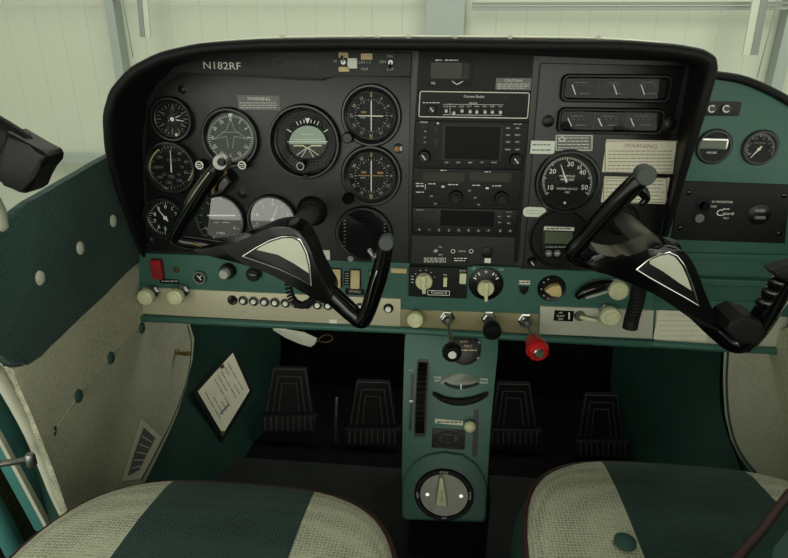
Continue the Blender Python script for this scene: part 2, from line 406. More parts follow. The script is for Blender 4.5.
b = nb(); tube(b, [J2.M @ J2.at(x, y, 0) for x, y in ((-30, 470), (0, 520), (28, 575))], .014, 16); tagit(fin(b, 'door_tube', 'turq'), 'rounded turquoise door edge in the bottom left corner', 'door edge')
b = nb(); boxw(b, -.9, -.67, -1.2, .2, .0, .02); tagit(fin(b, 'door_sill', 'carpet'), 'black sill area outside the left door opening', 'door sill')
r = empty('door_stay', 'metal stay rod with a bolt at the cream trim, far left', 'rod', LW.M @ LW.at(28, 460, -.014))
q0 = LW.M @ LW.at(28, 460, -.014); q1 = LW.M @ LW.at(-30, 468, .03)
b = nb(); tube(b, [q0, q1], .0042, 12); o = fin(b, 'rod', 'metal', r); o.matrix_parent_inverse = Matrix.Translation(-q0)
b = nb(); tube(b, [q0+Vector((.004, 0, .007)), q0+Vector((.004, 0, -.007))], .006, 10); o = fin(b, 'clamp', 'metal', r); o.matrix_parent_inverse = Matrix.Translation(-q0)

# right side wall upholstery
side = empty('side_panel', 'beige quilted right side panel with curved dark green piping', 'side panel', (.5, 0, .12))
P = [(729, 350), (728, 380), (730, 415), (736, 440), (745, 458), (756, 472), (800, 500), (900, 470), (900, 330), (800, 325)]
b = nb(); Q = [RW.at(*p) for p in P]; prism(b, [(p.x, p.z) for p in Q], -.010, 0, .004)
for v in b.verts: v.co = RW.M @ v.co
child(b, 'cloth', 'quiltb', side)
b = nb(); tube(b, smooth_path([RW.M @ RW.at(x, y, -.008) for x, y in ((730, 345), (728, 380), (730, 415), (736, 440), (745, 458), (757, 473))]), .0045, 8); child(b, 'piping', 'dgreen', side, 'dark green piping')

# ================================================================== GLARESHIELD
hood = [(143, 258, -.004, 146, 255), (131, 232, -.03, 145, 225), (116, 190, -.06, 143, 180), (105, 150, -.08, 142, 140), (103, 114, -.09, 147, 100),
        (110, 90, -.09, 158, 82), (130, 68, -.09, 178, 66), (160, 53, -.09, 205, 57), (200, 44, -.09, 235, 53), (260, 40, -.09, 280, 52), (340, 39, -.09, 345, 51),
        (420, 39.5, -.09, 415, 51), (500, 40, -.09, 490, 53), (560, 41, -.09, 555, 57), (620, 41, -.09, 625, 60), (675, 45, -.09, 678, 62), (703, 50, -.09, 690, 66),
        (716, 58, -.09, 692, 76), (718, 72, -.088, 690, 92), (707, 108, -.08, 684, 120), (691, 160, -.06, 676, 160), (676, 210, -.03, 668, 205), (660, 262, -.006, 657, 258)]
H = []
for i in range(len(hood)-1):
    a, c = hood[i], hood[i+1]
    for s in range(4): H.append([a[k]*(1-s/4)+c[k]*s/4 for k in range(5)])
H.append(list(hood[-1]))
for h in H:
    h[1] -= 1.5*max(0, min(1, (110-h[1])/50))
b = nb(); rings = []; cen = Vector((-.1, 0, .65))
O = [W(h[0], h[1], h[2]) for h in H]
O = [(O[max(i-1, 0)]+O[i]*2+O[min(i+1, len(O)-1)])/4 for i in range(len(O))]
for i, h in enumerate(H):
    o = O[i]; t = (O[min(i+1, len(O)-1)]-O[max(i-1, 0)]); nrm = Vector((-t.z, 0, t.x)).normalized()
    if nrm.dot(o-cen) < 0: nrm = -nrm
    dep = -h[2]/.09; r_ = .003+.0045*dep; c = o-nrm*r_
    I = W(h[3], h[4], .0)+Vector((0, .004, 0)); sec = [I]
    for k in range(9):
        q = R(-10+k*200/8)       # inner -> front -> outer
        sec.append(c-nrm*r_*math.cos(q)+Vector((0, -1, 0))*r_*math.sin(q))
    top = max(0, min(1, (o.z-.70)/.08))
    sec.append(o+Vector((0, .06+.02*dep+.25*top, -.004*top))-nrm*.002)
    sec.append(I+Vector((0, .05, 0)))
    rings.append([b.verts.new(v) for v in sec])
m_ = len(rings[0])
for A, B in zip(rings, rings[1:]):
    for k in range(m_-1): b.faces.new((A[k], A[k+1], B[k+1], B[k]))
b.faces.new(rings[0]); b.faces.new(rings[-1][::-1])
tagit(fin(b, 'glareshield', 'vinyl', ang=1.2), 'black padded glareshield hood arching over the instrument panel', 'glareshield')
# cream strip of the dash top behind the hood
b = nb(); tube(b, smooth_path([W(x, y, .24) for x, y in ((190, 46), (225, 41), (290, 37.6), (400, 36.6), (520, 37.3), (600, 38.6), (660, 43))]), .0022, 10)
struct(b, 'trim_2', 'creamv', 'cream strip at the foot of the windscreen')
b = nb(); q_ = smooth_path([W(x, y, .24) for x, y in ((190, 46), (225, 41), (290, 37.6), (400, 36.6), (520, 37.3), (600, 38.6), (660, 43))])
u_ = [b.verts.new(p) for p in q_]; d_ = [b.verts.new((p.x, .235, p.z-.10)) for p in q_]
for i in range(len(q_)-1): b.faces.new((u_[i], u_[i+1], d_[i+1], d_[i]))
bmesh.ops.solidify(b, geom=b.faces[:], thickness=.003)
struct(b, 'trim_4', 'vinyl', 'black upstand at the foot of the windscreen')
b = nb()
for x in (283, 362, 378, 409, 455, 510, 598):
    lathe(b, [(0, .0), (.004, .0), (.004, .004), (0, .005)], *(lambda p: (p.x, p.z))(W(x, 37.2, .23)), n=10)
for v in b.verts: v.co.y += .225
struct(b, 'trim_3', 'creamv', 'small clips along the foot of the windscreen')

# ================================================================== INSTRUMENT PANEL
pan = Thing('instrument_panel', 'black and green aircraft instrument panel under the glareshield, carrying all gauges and radios', 'instrument panel', 400, 320, off=0)
def part_poly(T, pts, ya, yb, name, m, bev=0, lab=None, parent=None):
    b = nb(); T.poly(b, pts, ya, yb, bev); return T.put(b, name, m, parent, lab)
part_poly(pan, [(143, 262), (141, 140), (146, 100), (157, 82), (178, 66), (205, 56), (280, 50), (415, 49), (555, 54), (680, 58), (692, 66), (690, 92), (676, 160), (667, 205), (655, 275), (400, 268)], .001, .012, 'backing_panel', 'black')
part_poly(pan, [(149, 250), (146, 150), (149, 110), (160, 88), (180, 74), (215, 63), (260, 58), (411, 57), (409, 160), (408.5, 263)], -.003, .001, 'flight_plate', 'black', .001)
np_ = part_poly(pan, [(152, 72), (170, 62), (190, 56), (215, 53), (300, 52), (412, 52.5), (411, 77), (334, 75), (324, 80), (300, 79.5), (200, 73)], -.008, -.003, 'name_plate', 'plate', .001, 'dark grey plate across the top left')
b = nb(); pan.txt(b, 'N182RF', 224, 66, 5.9, -.0086, -.02, 1.22); pan.put(b, 'lettering', 'white', np_)
b = nb(); pan.txt(b, 'Cessna', 297, 64, 8.5, -.0084, -.02, 1.2); pan.put(b, 'emblem', 'plastic', np_, 'dark raised script')
part_poly(pan, [(540, 63), (684, 66), (667, 150), (653, 271), (523, 266)], -.004, .001, 'engine_plate', 'black', .001)
part_poly(pan, [(419, 51), (534, 53), (527, 150), (518, 262), (409, 260), (413, 150)], -.001, .001, 'radio_plate', 'radio', .0005)
part_poly(pan, [(141, 254), (142, 252), (410, 262), (411, 265), (519, 266), (520, 268), (654, 272), (651, 345), (540, 339), (400, 328), (141, 318)], -.006, .001, 'lower_panel', 'green', .001, 'teal lower panel')
b = nb(); pts = [W(x, y, -.012) for x, y in ((140, 318), (260, 324), (400, 330), (540, 338.5), (651, 344.5))]; tube(b, [p-pan.c for p in pts], .006, 14); pan.put(b, 'bottom_lip', 'green')
b = nb(); pan.rect(b, 470, 265, 518, 305, -.0072, -.006, 2); pan.put(b, 'selector_plate', 'green')
st = part_poly(pan, [(145, 285.5), (401, 297), (401, 324.5), (145, 312)], -.009, -.006, 'switch_strip', 'steel', .0005, 'brushed aluminium strip')
part_poly(pan, [(401, 307.5), (538, 312), (538, 332), (401, 326)], -.008, -.006, 'control_strip', 'steel2', .0005, 'dull aluminium strip')
rp = part_poly(pan, [(539.5, 304), (652, 308), (650.5, 336), (538.5, 331.5)], -.010, -.006, 'switch_plate', 'platem', .0006, 'pale aluminium plate')

# --- right green panel
rpn = Thing('right_panel', 'teal painted right hand panel with curved top and black edge trim', 'panel', 730, 300, off=0)
part_poly(rpn, [(655, 252), (668, 205), (680, 160), (694, 110), (704, 76), (735, 78.5), (760, 87), (788, 102), (812, 122), (830, 150), (846, 256)], -.002, .008, 'upper_panel', 'green', .001)
b = nb(); tube(b, smooth_path([W(x, y, -.004)-rpn.c for x, y in ((700, 74), (718, 75.5), (740, 79), (762, 87), (790, 102), (814, 122), (832, 150), (848, 250))]), .0055, 12); rpn.put(b, 'edge_trim', 'rubber', label='black rubber edging')
part_poly(rpn, [(655, 251), (846, 255), (846, 262), (654, 257)], -.008, .006, 'ledge', 'green', .001)
part_poly(rpn, [(654, 257), (846, 262), (846, 300), (652, 304)], -.003, .006, 'compartment_door', 'green', .0008)
part_poly(rpn, [(672, 274), (800, 278), (800, 284), (672, 281)], -.018, -.003, 'compartment_lip', 'green', .002)
part_poly(rpn, [(653, 300), (846, 300), (846, 352), (652, 345)], -.006, .006, 'lower_panel', 'green', .001)
part_poly(rpn, [(654.5, 308.5), (785, 315), (784, 346), (653.5, 338)], -.0085, -.006, 'lower_strip', 'platem', .0005, 'brushed aluminium strip')
b = nb(); pts = [W(x, y, -.012)-rpn.c for x, y in ((653.5, 344), (720, 348), (846, 354))]; tube(b, pts, .006, 14); rpn.put(b, 'bottom_lip', 'green')

# ================================================================== GAUGES
def gauge(px, py, rb, rd, label, cat='gauge', name='flight_gauge', off=-.003, dial='dial', group=None, sq=False, inner=True, depth=.009, glassy='glass'):
    t = Thing(name, label, cat, px, py, off=off, group=group)
    b = nb()
    if sq:
        k = t.k
        prism(b, rrect(-rb*k, -rb*k, rb*k, rb*k, rb*k*.55), -.002, .001, .0008)
    t.prof(b, px, py, [(rb, 0), (rb, -depth*.6), (rb-1.4, -depth), (rb-3, -depth), (rd+1.4, -.003), (rd+.3, -.002), (rd+.3, 0), (rb, 0)], 56)
    t.put(b, 'bezel', 'bez')
    b = nb(); t.disc(b, px, py, rd+.6, -.0018, 0, n=48); t.d = t.put(b, 'dial', dial)
    if glassy:
        b = nb(); t.disc(b, px, py, rd+1.6, -.0042, -.0036, n=40); t.put(b, 'glass', glassy)
    t.y = -.0019
    return t
def ticks(t, px, py, r0_, r1, n, a0=0, a1=360, w=.5, m='mark', b=None, major=None):
    own = b is None; b = b or nb()
    for i in range(n):
        a = R(a0+(a1-a0)*i/(n if a1-a0 == 360 else n-1)); c, s = math.sin(a), -math.cos(a)
        big = major and i % major == 0; q = r0_-(1.6 if big else 0)
        t.line(b, px+q*c, py+q*s, px+r1*c, py+r1*s, w*(1.4 if big else 1), t.y)
    if own: t.put(b, 'scale', m, t.d)
def nums(t, px, py, r, items, h, b, a0=0, rot=False):
    n = len(items)
    for s, a in items:
        a_ = R(a); t.txt(b, s, px+r*math.sin(a_), py-r*math.cos(a_), h, t.y-.0002, -a_ if rot else 0)
def needle(t, px, py, a, L, w=1.4, m='mark', name='needle', tail=4, hub=2):
    b = nb(); a_ = R(a); dx, dy = math.sin(a_), -math.cos(a_)
    t.poly(b, [(px-dx*tail-dy*w/2, py-dy*tail+dx*w/2), (px+dx*L-dy*.2, py+dy*L+dx*.2), (px+dx*L+dy*.2, py+dy*L-dx*.2), (px-dx*tail+dy*w/2, py-dy*tail-dx*w/2)], t.y-.0010, t.y-.0006)
    if hub: t.disc(b, px, py, hub, t.y-.0013, t.y-.0003, n=14)
    t.put(b, name, m, t.d)

FG = 'round flight gauges on the left black plate'
g = gauge(173, 119, 22, 17, 'small round black clock gauge at the upper left of the panel', cat='gauge', group=FG, sq=False)
ticks(g, 173, 119, 13, 15.5, 24, m='dmark', major=2); b = nb(); nums(g, 173, 119, 10.5, [(str(12 if i == 0 else i), i*30) for i in range(0, 12, 2)], 2.6, b); g.put(b, 'numerals', 'dmark', g.d)
needle(g, 173, 119, 100, 12, 1.2); needle(g, 173, 119, 65, 9, 1.2, hub=0); b = nb(); g.disc(b, 173, 119, 4, -.003, -.0018, n=18); g.put(b, 'hub', 'plastic', g.d)
b = nb(); g.disc(b, 179.5, 134, 1.3, -.011, -.002, n=12); g.put(b, 'setting_knob', 'mark')

g = gauge(172.2, 167, 26.5, 22.5, 'round black airspeed style gauge in the left column, with a thin needle pointing straight up', group=FG)
ticks(g, 172, 167, 19.5, 21.5, 40, m='dmark', w=.4, major=4)
b = nb(); nums(g, 172, 167, 15.5, [(str(v), 30+i*40) for i, v in enumerate((40, 60, 80, 100, 120, 140, 160, 180))], 3, b); g.txt(b, 'MPH', 172, 176, 2.4, g.y); g.txt(b, 'KNOTS', 172, 160, 2, g.y); nums(g, 172, 167, 10.5, [(str(v), 45+i*45) for i, v in enumerate((50, 70, 90, 110, 130, 150))], 2.4, b); g.put(b, 'numerals', 'dmark', g.d)
b = nb()
for i in range(26):
    a = R(-35+i*-5.2); c = R(-35+(i+1)*-5.2); g.line(b, 172+21.6*math.sin(a), 167-21.6*math.cos(a), 172+21.6*math.sin(c), 167-21.6*math.cos(c), 1, g.y-.0002)
for i in range(26):
    a = R(45+i*3.2); c = R(45+(i+1)*3.2); g.line(b, 172+21.6*math.sin(a), 167-21.6*math.cos(a), 172+21.6*math.sin(c), 167-21.6*math.cos(c), 1, g.y-.0002)
g.put(b, 'colour_arc', 'tan', g.d); needle(g, 172, 168, -3, 18, 1.2, hub=0)

g = gauge(166, 217.5, 22, 17.5, 'round black gauge at the lower left, half hidden by the left yoke', group=FG)
ticks(g, 166, 217.5, 14.5, 16.5, 40, w=.4, m='dim', major=4); b = nb(); nums(g, 166, 217.5, 11, [(str(v), i*36) for i, v in enumerate(range(10))], 3.6, b); g.put(b, 'numerals', 'mark', g.d); needle(g, 166, 217.5, -40, 12)

g = gauge(231.3, 137.5, 29.5, 23.5, 'round grey faced heading gauge with an aeroplane outline, right of the clock', group=FG, dial='dialgrey')
ticks(g, 231, 137.5, 20.5, 23, 72, w=.35, m='mark', major=6)
b = nb(); nums(g, 231, 137.5, 17.6, [(s_, i*30) for i, s_ in enumerate(('N', '3', '6', 'E', '12', '15', 'S', '21', '24', 'W', '30', '33'))], 3.0, b, rot=True); g.put(b, 'numerals', 'mark', g.d)
b = nb()
for q in (((231, 118), (227, 130)), ((231, 118), (235, 130)), ((227, 130), (214, 139)), ((235, 130), (248, 139)), ((214, 139), (227, 136)), ((248, 139), (235, 136)), ((227, 136), (229, 148)), ((235, 136), (233, 148)), ((222, 132), (240, 132))): g.line(b, *q[0], *q[1], .45, g.y-.0002)
g.put(b, 'aeroplane_outline', 'dim', g.d)
b = nb(); g.poly(b, [(228.8, 113.5), (233.2, 113.5), (231, 118.5)], g.y-.0008, g.y-.0004); g.put(b, 'lubber_mark', 'white', g.d)
for x, lab in ((203.7, 'left'), (245.6, 'right')):
    t = Thing('adjustment_knob', 'small black knob with white ring at the lower %s of the grey heading gauge' % lab, 'knob', x, 163.4)
    b = nb(); t.prof(b, x, 163.4, [(0, -.016), (3.4, -.016), (4.2, -.015), (4.4, -.004), (5, 0), (0, 0)], 24); t.put(b, 'knob_body', 'plastic')
    b = nb(); t.prof(b, x, 163.4, [(2.9, -.0165), (4.1, -.0165), (4.1, -.0158), (2.9, -.0158), (2.9, -.0165)], 24); t.line(b, x-2, 162.7, x+2, 162.7, .9, -.0163); t.line(b, x-1.8, 164.7, x+1.8, 164.7, .7, -.0163); t.put(b, 'white_ring', 'mark')

# attitude indicator
g = gauge(305.5, 141.5, 36.5, 30, 'large round attitude indicator with pale sky half among the flight gauges', cat='attitude indicator', name='attitude_indicator', depth=.014)
b = nb(); g.prof(b, 307, 141, [(30.5, -.0018), (29, -.004), (22, -.0022), (22, -.0018), (30.5, -.0018)], 48); g.put(b, 'inner_ring', 'radio')
def halfdisc(cx, cy, r, zc, up):
    pts = []
    a0 = math.asin(max(-1, min(1, (cy-zc)/r))) 
    for i in range(25):
        a = a0+(math.pi-2*a0)*i/24 if up else -(math.pi+2*a0)*i/24+a0
        pts.append((cx+r*math.cos(a), cy-r*math.sin(a)))
    return pts
b = nb(); g.poly(b, halfdisc(308, 144, 18.5, 144, True), -.0026, -.0022); g.put(b, 'sky_half', 'sky', g.d)
b = nb(); g.poly(b, [(308+18.5*math.cos(a), 144+14*math.sin(a)) for a in [math.pi*i/24 for i in range(25)]], -.0026, -.0022); g.put(b, 'ground_half', 'ground', g.d)
b = nb()
for a, L in ((-60, 5), (-30, 4), (-20, 3), (-10, 3), (10, 3), (20, 3), (30, 4), (60, 5)):
    c, s = math.sin(R(a)), -math.cos(R(a)); g.line(b, 308+18.5*c, 141+18.5*s, 308+(18.8+L)*c, 141+(18.8+L)*s, .8, -.0027)
for w_, y in ((7, 134), (14, 139)): g.line(b, 308-w_, y, 308+w_, y, .4, -.0027)
g.poly(b, [(305.5, 118), (310.5, 118), (308, 123.5)], -.0031, -.0027)
g.line(b, 308, 147, 297, 155, .5, -.0027); g.line(b, 308, 147, 319, 155, .5, -.0027); g.line(b, 308, 147, 302, 157, .5, -.0027); g.line(b, 308, 147, 314, 157, .5, -.0027)
g.line(b, 288, 141.5, 328, 141.5, .6, -.0027); g.put(b, 'scale', 'mark', g.d)
b = nb(); g.line(b, 294, 145.3, 304, 145.3, 1.3, -.0036); g.line(b, 312, 145.3, 322, 145.3, 1.3, -.0036); g.line(b, 304, 145.3, 308, 148, 1.1, -.0036); g.line(b, 312, 145.3, 308, 148, 1.1, -.0036); g.put(b, 'aeroplane_bar', 'cream', g.d)
b = nb(); g.prof(b, 303.6, 164, [(0, -.020), (3, -.020), (4, -.019), (4.3, -.004), (0, -.004)], 24); o = g.put(b, 'adjustment_knob', 'plastic')
b = nb(); g.prof(b, 303.6, 164, [(3, -.0206), (4, -.0206), (4, -.0198), (3, -.0198), (3, -.0206)], 24); g.put(b, 'knob_ring', 'dim', o)
b = nb(); g.disc(b, 308, 175.5, 3, -.016, 0, n=16); g.put(b, 'bottom_knob', 'plastic')

def vor(px, py, lab, a, b_, glow):
    g = gauge(px, py, 30.5, 22.5, lab, cat='navigation gauge', name='course_gauge', group='two compass ringed course gauges', depth=.008)
    b = nb(); g.prof(b, px, py, [(30, -.0015), (28.5, -.004), (23, -.0024), (23, -.0015), (30, -.0015)], 48); g.put(b, 'inner_ring', 'plate')  # lighter grey ring paints in the sheen of the wide bezel
    b = nb(); ticks(g, px, py, 15.6, 16.8, 36, w=.35, b=b, major=3)
    nums(g, px, py, 19.6, [(s_, i*30) for i, s_ in enumerate(('0', '3', '6', '9', '12', '15', '18', '21', '24', '27', '30', '33'))], 2.8, b, rot=True)
    g.put(b, 'compass_card', 'dim', g.d)
    b = nb(); g.disc(b, px, py, 13.8, g.y-.0002, g.y, n=32); g.put(b, 'centre_face', 'screen', g.d)
    b = nb(); g.line(b, px-11, py+2, px-6, py+2, .6, g.y-.0003)
    for i in range(-3, 4):
        if i: g.disc(b, px+i*2.8, py, .5, g.y-.0006, g.y-.0003, n=8); g.disc(b, px, py+i*2.8, .5, g.y-.0006, g.y-.0003, n=8)
    g.put(b, 'dots', 'dim', g.d)
    b = nb(); g.line(b, px+a, py-15, px+a, py+15, 1.0, -.0028); g.put(b, 'vertical_needle', 'white', g.d)
    b = nb(); g.line(b, px-13, py+b_, px+12, py+b_+.5, .9, -.0030); g.put(b, 'horizontal_needle', 'white' if glow < 1 else 'amber', g.d)
    b = nb(); g.rect(b, px-10, py-4.5, px-5, py-2.6, -.0030, -.0022)
    if glow: g.rect(b, px+6, py-4, px+12, py-2, -.0030, -.0022)
    g.put(b, 'flag', 'amber', g.d)
    b = nb(); g.poly(b, [(px-1.5, py-23), (px+1.5, py-23), (px, py-19.5)], -.0030, -.0026); g.poly(b, [(px-1.5, py+23), (px+1.5, py+23), (px, py+19.5)], -.0030, -.0026); g.put(b, 'index_mark', 'amber', g.d)
    b = nb(); g.prof(b, px-22, py+21, [(0, -.020), (4.6, -.020), (5.6, -.018), (6, -.002), (0, -.002)], 14); g.put(b, 'course_knob', 'gloss')
    return g
vor(371.5, 115.5, 'upper compass ringed course gauge with white cross needles, left of the audio panel', 0, 0, 0)
vor(371.5, 175.5, 'lower compass ringed course gauge with amber flags, below its twin', 0, -.5, 1)

g = gauge(221.3, 218.5, 26, 23.5, 'round gauge with white window reflection, below the heading gauge', group=FG, glassy='glassr')
ticks(g, 221.3, 218.5, 20, 22, 18, m='dim', major=2); b = nb(); g.line(b, 208, 215, 236, 215, 1.4, -.0028); g.line(b, 214, 222, 230, 222, .6, -.0024); g.txt(b, 'L', 207, 228, 3, g.y); g.txt(b, 'R', 235, 228, 3, g.y); g.txt(b, '2 MIN', 221, 233, 2.4, g.y); g.put(b, 'markings', 'mark', g.d)
b = nb(); g.prof(b, 221.3, 224, [(0, -.0034), (3, -.0034), (3, -.002), (0, -.002)], 18); g.put(b, 'ball', 'plastic', g.d)
g = gauge(273, 219.5, 26, 23.5, 'round gauge with pale window reflection, left of the left control shaft', group=FG, dial='dialgrey', glassy='glassr')
ticks(g, 273, 219.5, 20, 22.5, 50, w=.4, major=5); b = nb(); nums(g, 273, 219.5, 16, [(str(v), i*36) for i, v in enumerate(range(10))], 3.6, b); g.put(b, 'numerals', 'mark', g.d); needle(g, 273, 219.5, 20, 15)

g = gauge(364.5, 234, 29, 25, 'round storm display with an unlit black screen, above the right grip of the left yoke', cat='display', name='storm_display', dial='screen')
b = nb(); g.rect(b, 347, 216, 382, 252, -.0030, -.0018, 6); g.put(b, 'screen', 'screen', g.d)
b = nb()
for i in range(8): g.line(b, 344, 220+i*3.6, 346, 220+i*3.6, .6, -.0024); g.line(b, 384, 220+i*3.6, 385.5, 220+i*3.6, .6, -.0024)
g.put(b, 'markings', 'dim', g.d)
for x in (352, 376):
    b = nb(); g.prof(b, x, 256, [(0, -.014), (3, -.014), (3.6, -.004), (0, -.004)], 16); g.put(b, 'knob', 'metal')

def vent(x, y, r, lab, off=-.003):
    t = Thing('cover_plug', lab, 'plug', x, y, off=off, group='small round black plugs in the panel')
    b = nb(); t.prof(b, x, y, [(0, -.003), (r*.6, -.003), (r*.9, -.002), (r, 0), (0, 0)], 24); t.put(b, 'cap', 'plastic')
    b = nb(); t.prof(b, x, y, [(r, 0), (r, -.0012), (r+.8, -.001), (r+1, 0)], 24); t.put(b, 'rim', 'black')
vent(182.9, 89.4, 4, 'small dark plug above the clock gauge')
vent(242.6, 193.6, 4.5, 'small dark plug between the heading gauge and the two reflecting gauges')
vent(548, 121, 5.5, 'black round plug left of the lower engine gauge strip', -.004)
vent(670, 124.5, 6, 'black round plug right of the lower engine gauge strip', -.004)
vent(150.5, 240, 3.5, 'small dark plug at the lower left corner of the black plate')
t = Thing('pilot_lamp', 'small amber and white lamp jewel right of the upper course gauge', 'lamp', 398.3, 148.4)
b = nb(); t.disc(b, 398.3, 148.4, 5, -.004, 0, 4.4); t.put(b, 'bezel', 'radio'); b = nb(); t.disc(b, 397, 148.4, 2.6, -.006, -.004); t.put(b, 'lens', 'amber'); b = nb(); t.rect(b, 400, 146, 402.5, 150.5, -.0048, -.004); t.put(b, 'lens', 'dim')

# placards
def placard(x0, y0, x1, y1, lab, m='paper', off=-.003, rows=4, title=None, inkm='dim', name='placard', h=1.0, r=0, frame=None, th_=1.6, F=PAN, mar=3, cat='placard', bold=None, tfr=None, group=None):
    t = Thing(name, lab, cat, (x0+x1)/2, (y0+y1)/2, off=off, F=F, group=group)
    b = nb(); t.rect(b, x0, y0, x1, y1, -.0008, 0, r); sh = t.put(b, 'plate', m)
    yy = y0+mar*.6
    if frame:
        b = nb(); k = .5
        for q in ((x0+1, y0+1, x1-1, y0+1), (x0+1, y1-1, x1-1, y1-1), (x0+1, y0+1, x0+1, y1-1), (x1-1, y0+1, x1-1, y1-1)): t.line(b, *q, .7, -.0009)
        t.put(b, 'border', frame, sh)
    b = nb()
    if title:
        t.txt(b, title, (x0+x1)/2, y0+mar+th_/2, th_, -.0010, -.02, 1.15); yy = y0+mar+th_+1.2
    n = rows
    if rows:
        stp = (y1-mar*.6-yy)/rows
        for i in range(rows): t.words(b, x0+mar, x1-mar-random.random()*3, yy+stp*(i+.5), min(h*.75, stp*.4), -.0009)
    if title or rows: t.put(b, 'lettering', inkm, sh)
    else: b.free()
    return t
placard(238, 95.5, 280, 110, 'small grey WARNING placard above the heading gauge', 'grey', title='WARNING', inkm='white', rows=3, h=.8, mar=2, th_=3)
placard(495.8, 78, 531, 90, 'grey CAUTION placard at the upper right of the radio stack', 'grey', title='CAUTION', inkm='white', rows=3, h=.8, mar=1.5, th_=2.4, off=-.001)
placard(604, 140, 677, 173, 'large cream WARNING placard with fine red print, upper one of the pair', 'paper', off=-.004, title='WARNING', rows=6, inkm='redp', frame='redp', mar=4, th_=4)
placard(602.5, 177, 667.5, 203, 'cream placard with fine print below the WARNING placard, partly behind the right yoke', 'paper', off=-.004, rows=6, inkm='redp', frame='redp', mar=3)
placard(555, 134.5, 592.8, 151, 'dark grey placard with a diamond mark above the manifold pressure gauge', 'grey', off=-.004, rows=4, inkm='white', mar=3, frame='white')
t = Thing('diamond_mark_label', 'small white diamond mark printed at the left of the dark grey placard', 'label', 562, 139, off=-.005)
b = nb()
for q in ((558.5, 139, 562, 136.5), (562, 136.5, 565.5, 139), (565.5, 139, 562, 141.5), (562, 141.5, 558.5, 139)): t.line(b, *q, .7, 0)
t.put(b, 'diamond', 'white')
placard(530.5, 140.8, 554.7, 153.8, 'small white two line sticker left of the dark grey placard', 'white', off=-.004, rows=2, inkm='green', mar=2, h=1.6, name='sticker')
placard(523, 207, 546, 216.8, 'white oval label below the manifold pressure gauge', 'white', off=-.004, rows=2, inkm='dim', mar=3.5, r=4.5, h=.9, name='sticker')
placard(317.5, 250, 330, 265, 'blank white square sticker right of the left yoke emblem', 'white', rows=0, name='sticker')
placard(655.5, 311, 709, 340, 'cream placard with print on the right aluminium strip, under the right yoke', 'paper', off=-.009, title='Operating Limits', rows=4, mar=3, th_=2.6, h=.8)

# name plate switches
def toggle(x, y, lab, off=-.008, L=.012, dn=True):
    t = Thing('toggle_switch', lab, 'switch', x, y, off=off)
    b = nb(); t.prof(b, x, y, [(0, -.003), (2.4, -.003), (3.2, -.0015), (3.2, 0), (0, 0)], 6 if False else 18); t.put(b, 'collar', 'metal')
    b = nb(); tube(b, [(0, -.002, 0), (0, -.002-L*.8, -L*.6 if dn else L*.6)], [.0012, .0019], 10); t.put(b, 'lever', 'chrome'); return t
toggle(343.5, 62, 'toggle switch between two tan tape pieces on the name plate', dn=False)
toggle(390.7, 62.5, 'toggle switch marked ON and OFF at the right end of the name plate')
def tape(x0, y0, x1, y1, m, lab):
    t = Thing('tape_label', lab, 'label', (x0+x1)/2, (y0+y1)/2, off=-.008); b = nb(); t.rect(b, x0, y0, x1, y1, -.0006, 0); t.put(b, 'tape', m)
tape(338.8, 52.6, 348.2, 57.8, 'tan', 'tan tape piece above the left toggle of the name plate'); tape(361, 53.5, 372.3, 59.6, 'tan', 'tan tape piece right of the white tape square')
tape(338.8, 67, 349.3, 71.6, 'tan', 'tan tape piece below the left toggle of the name plate'); tape(347.6, 58.2, 357, 68.4, 'white', 'white tape square beside the left toggle')
b = nb(); pan.txt(b, 'ON', 390.5, 56.4, 2.2, -.0086); pan.txt(b, 'OFF', 390.8, 69.3, 2.4, -.0086); pan.txt(b, 'DIM', 383.5, 62, 2.2, -.0086); pan.txt(b, 'MKR', 365.5, 69.2, 2.2, -.0086); pan.txt(b, 'COM 1 2', 364.5, 62.6, 2.2, -.0086); pan.txt(b, 'HI', 336.5, 61.4, 2, -.0086); pan.put(b, 'switch_lettering', 'dim', np_)

# ================================================================== RADIOS
SO = -.001
def button(t, x0, y0, x1, y1, name='button', m='radio', y=-.006, yb=-.003, txt=None, par=None, h=1.6):
    b = nb(); t.rect(b, x0, y0, x1, y1, y, yb, .7, .0003); o = t.put(b, name, m, par)
    if txt:
        b = nb(); t.txt(b, txt, (x0+x1)/2, (y0+y1)/2, h, y-.0002); t.put(b, 'legend', 'mark', o)
    return o
def knob(t, x, y, r, d=.012, m='plastic', y0=-.003, line=True, n=24, name='knob', inner=None):
    b = nb(); t.prof(b, x, y, [(0, y0-d), (r*.82, y0-d), (r*.92, y0-d*.9), (r, y0), (0, y0)], n); o = t.put(b, name, m)
    if inner:
        b = nb(); t.prof(b, x, y, [(0, y0-d*1.6), (r*.5, y0-d*1.6), (r*.58, y0-d), (0, y0-d)], 18); t.put(b, 'inner_knob', inner, o); d *= 1.6
    if line:
        b = nb(); t.line(b, x-r*.3, y-r*.4, x+r*.3, y+r*.4, .9, y0-d-.0001); t.put(b, 'pointer_line', 'mark', o)
    return o
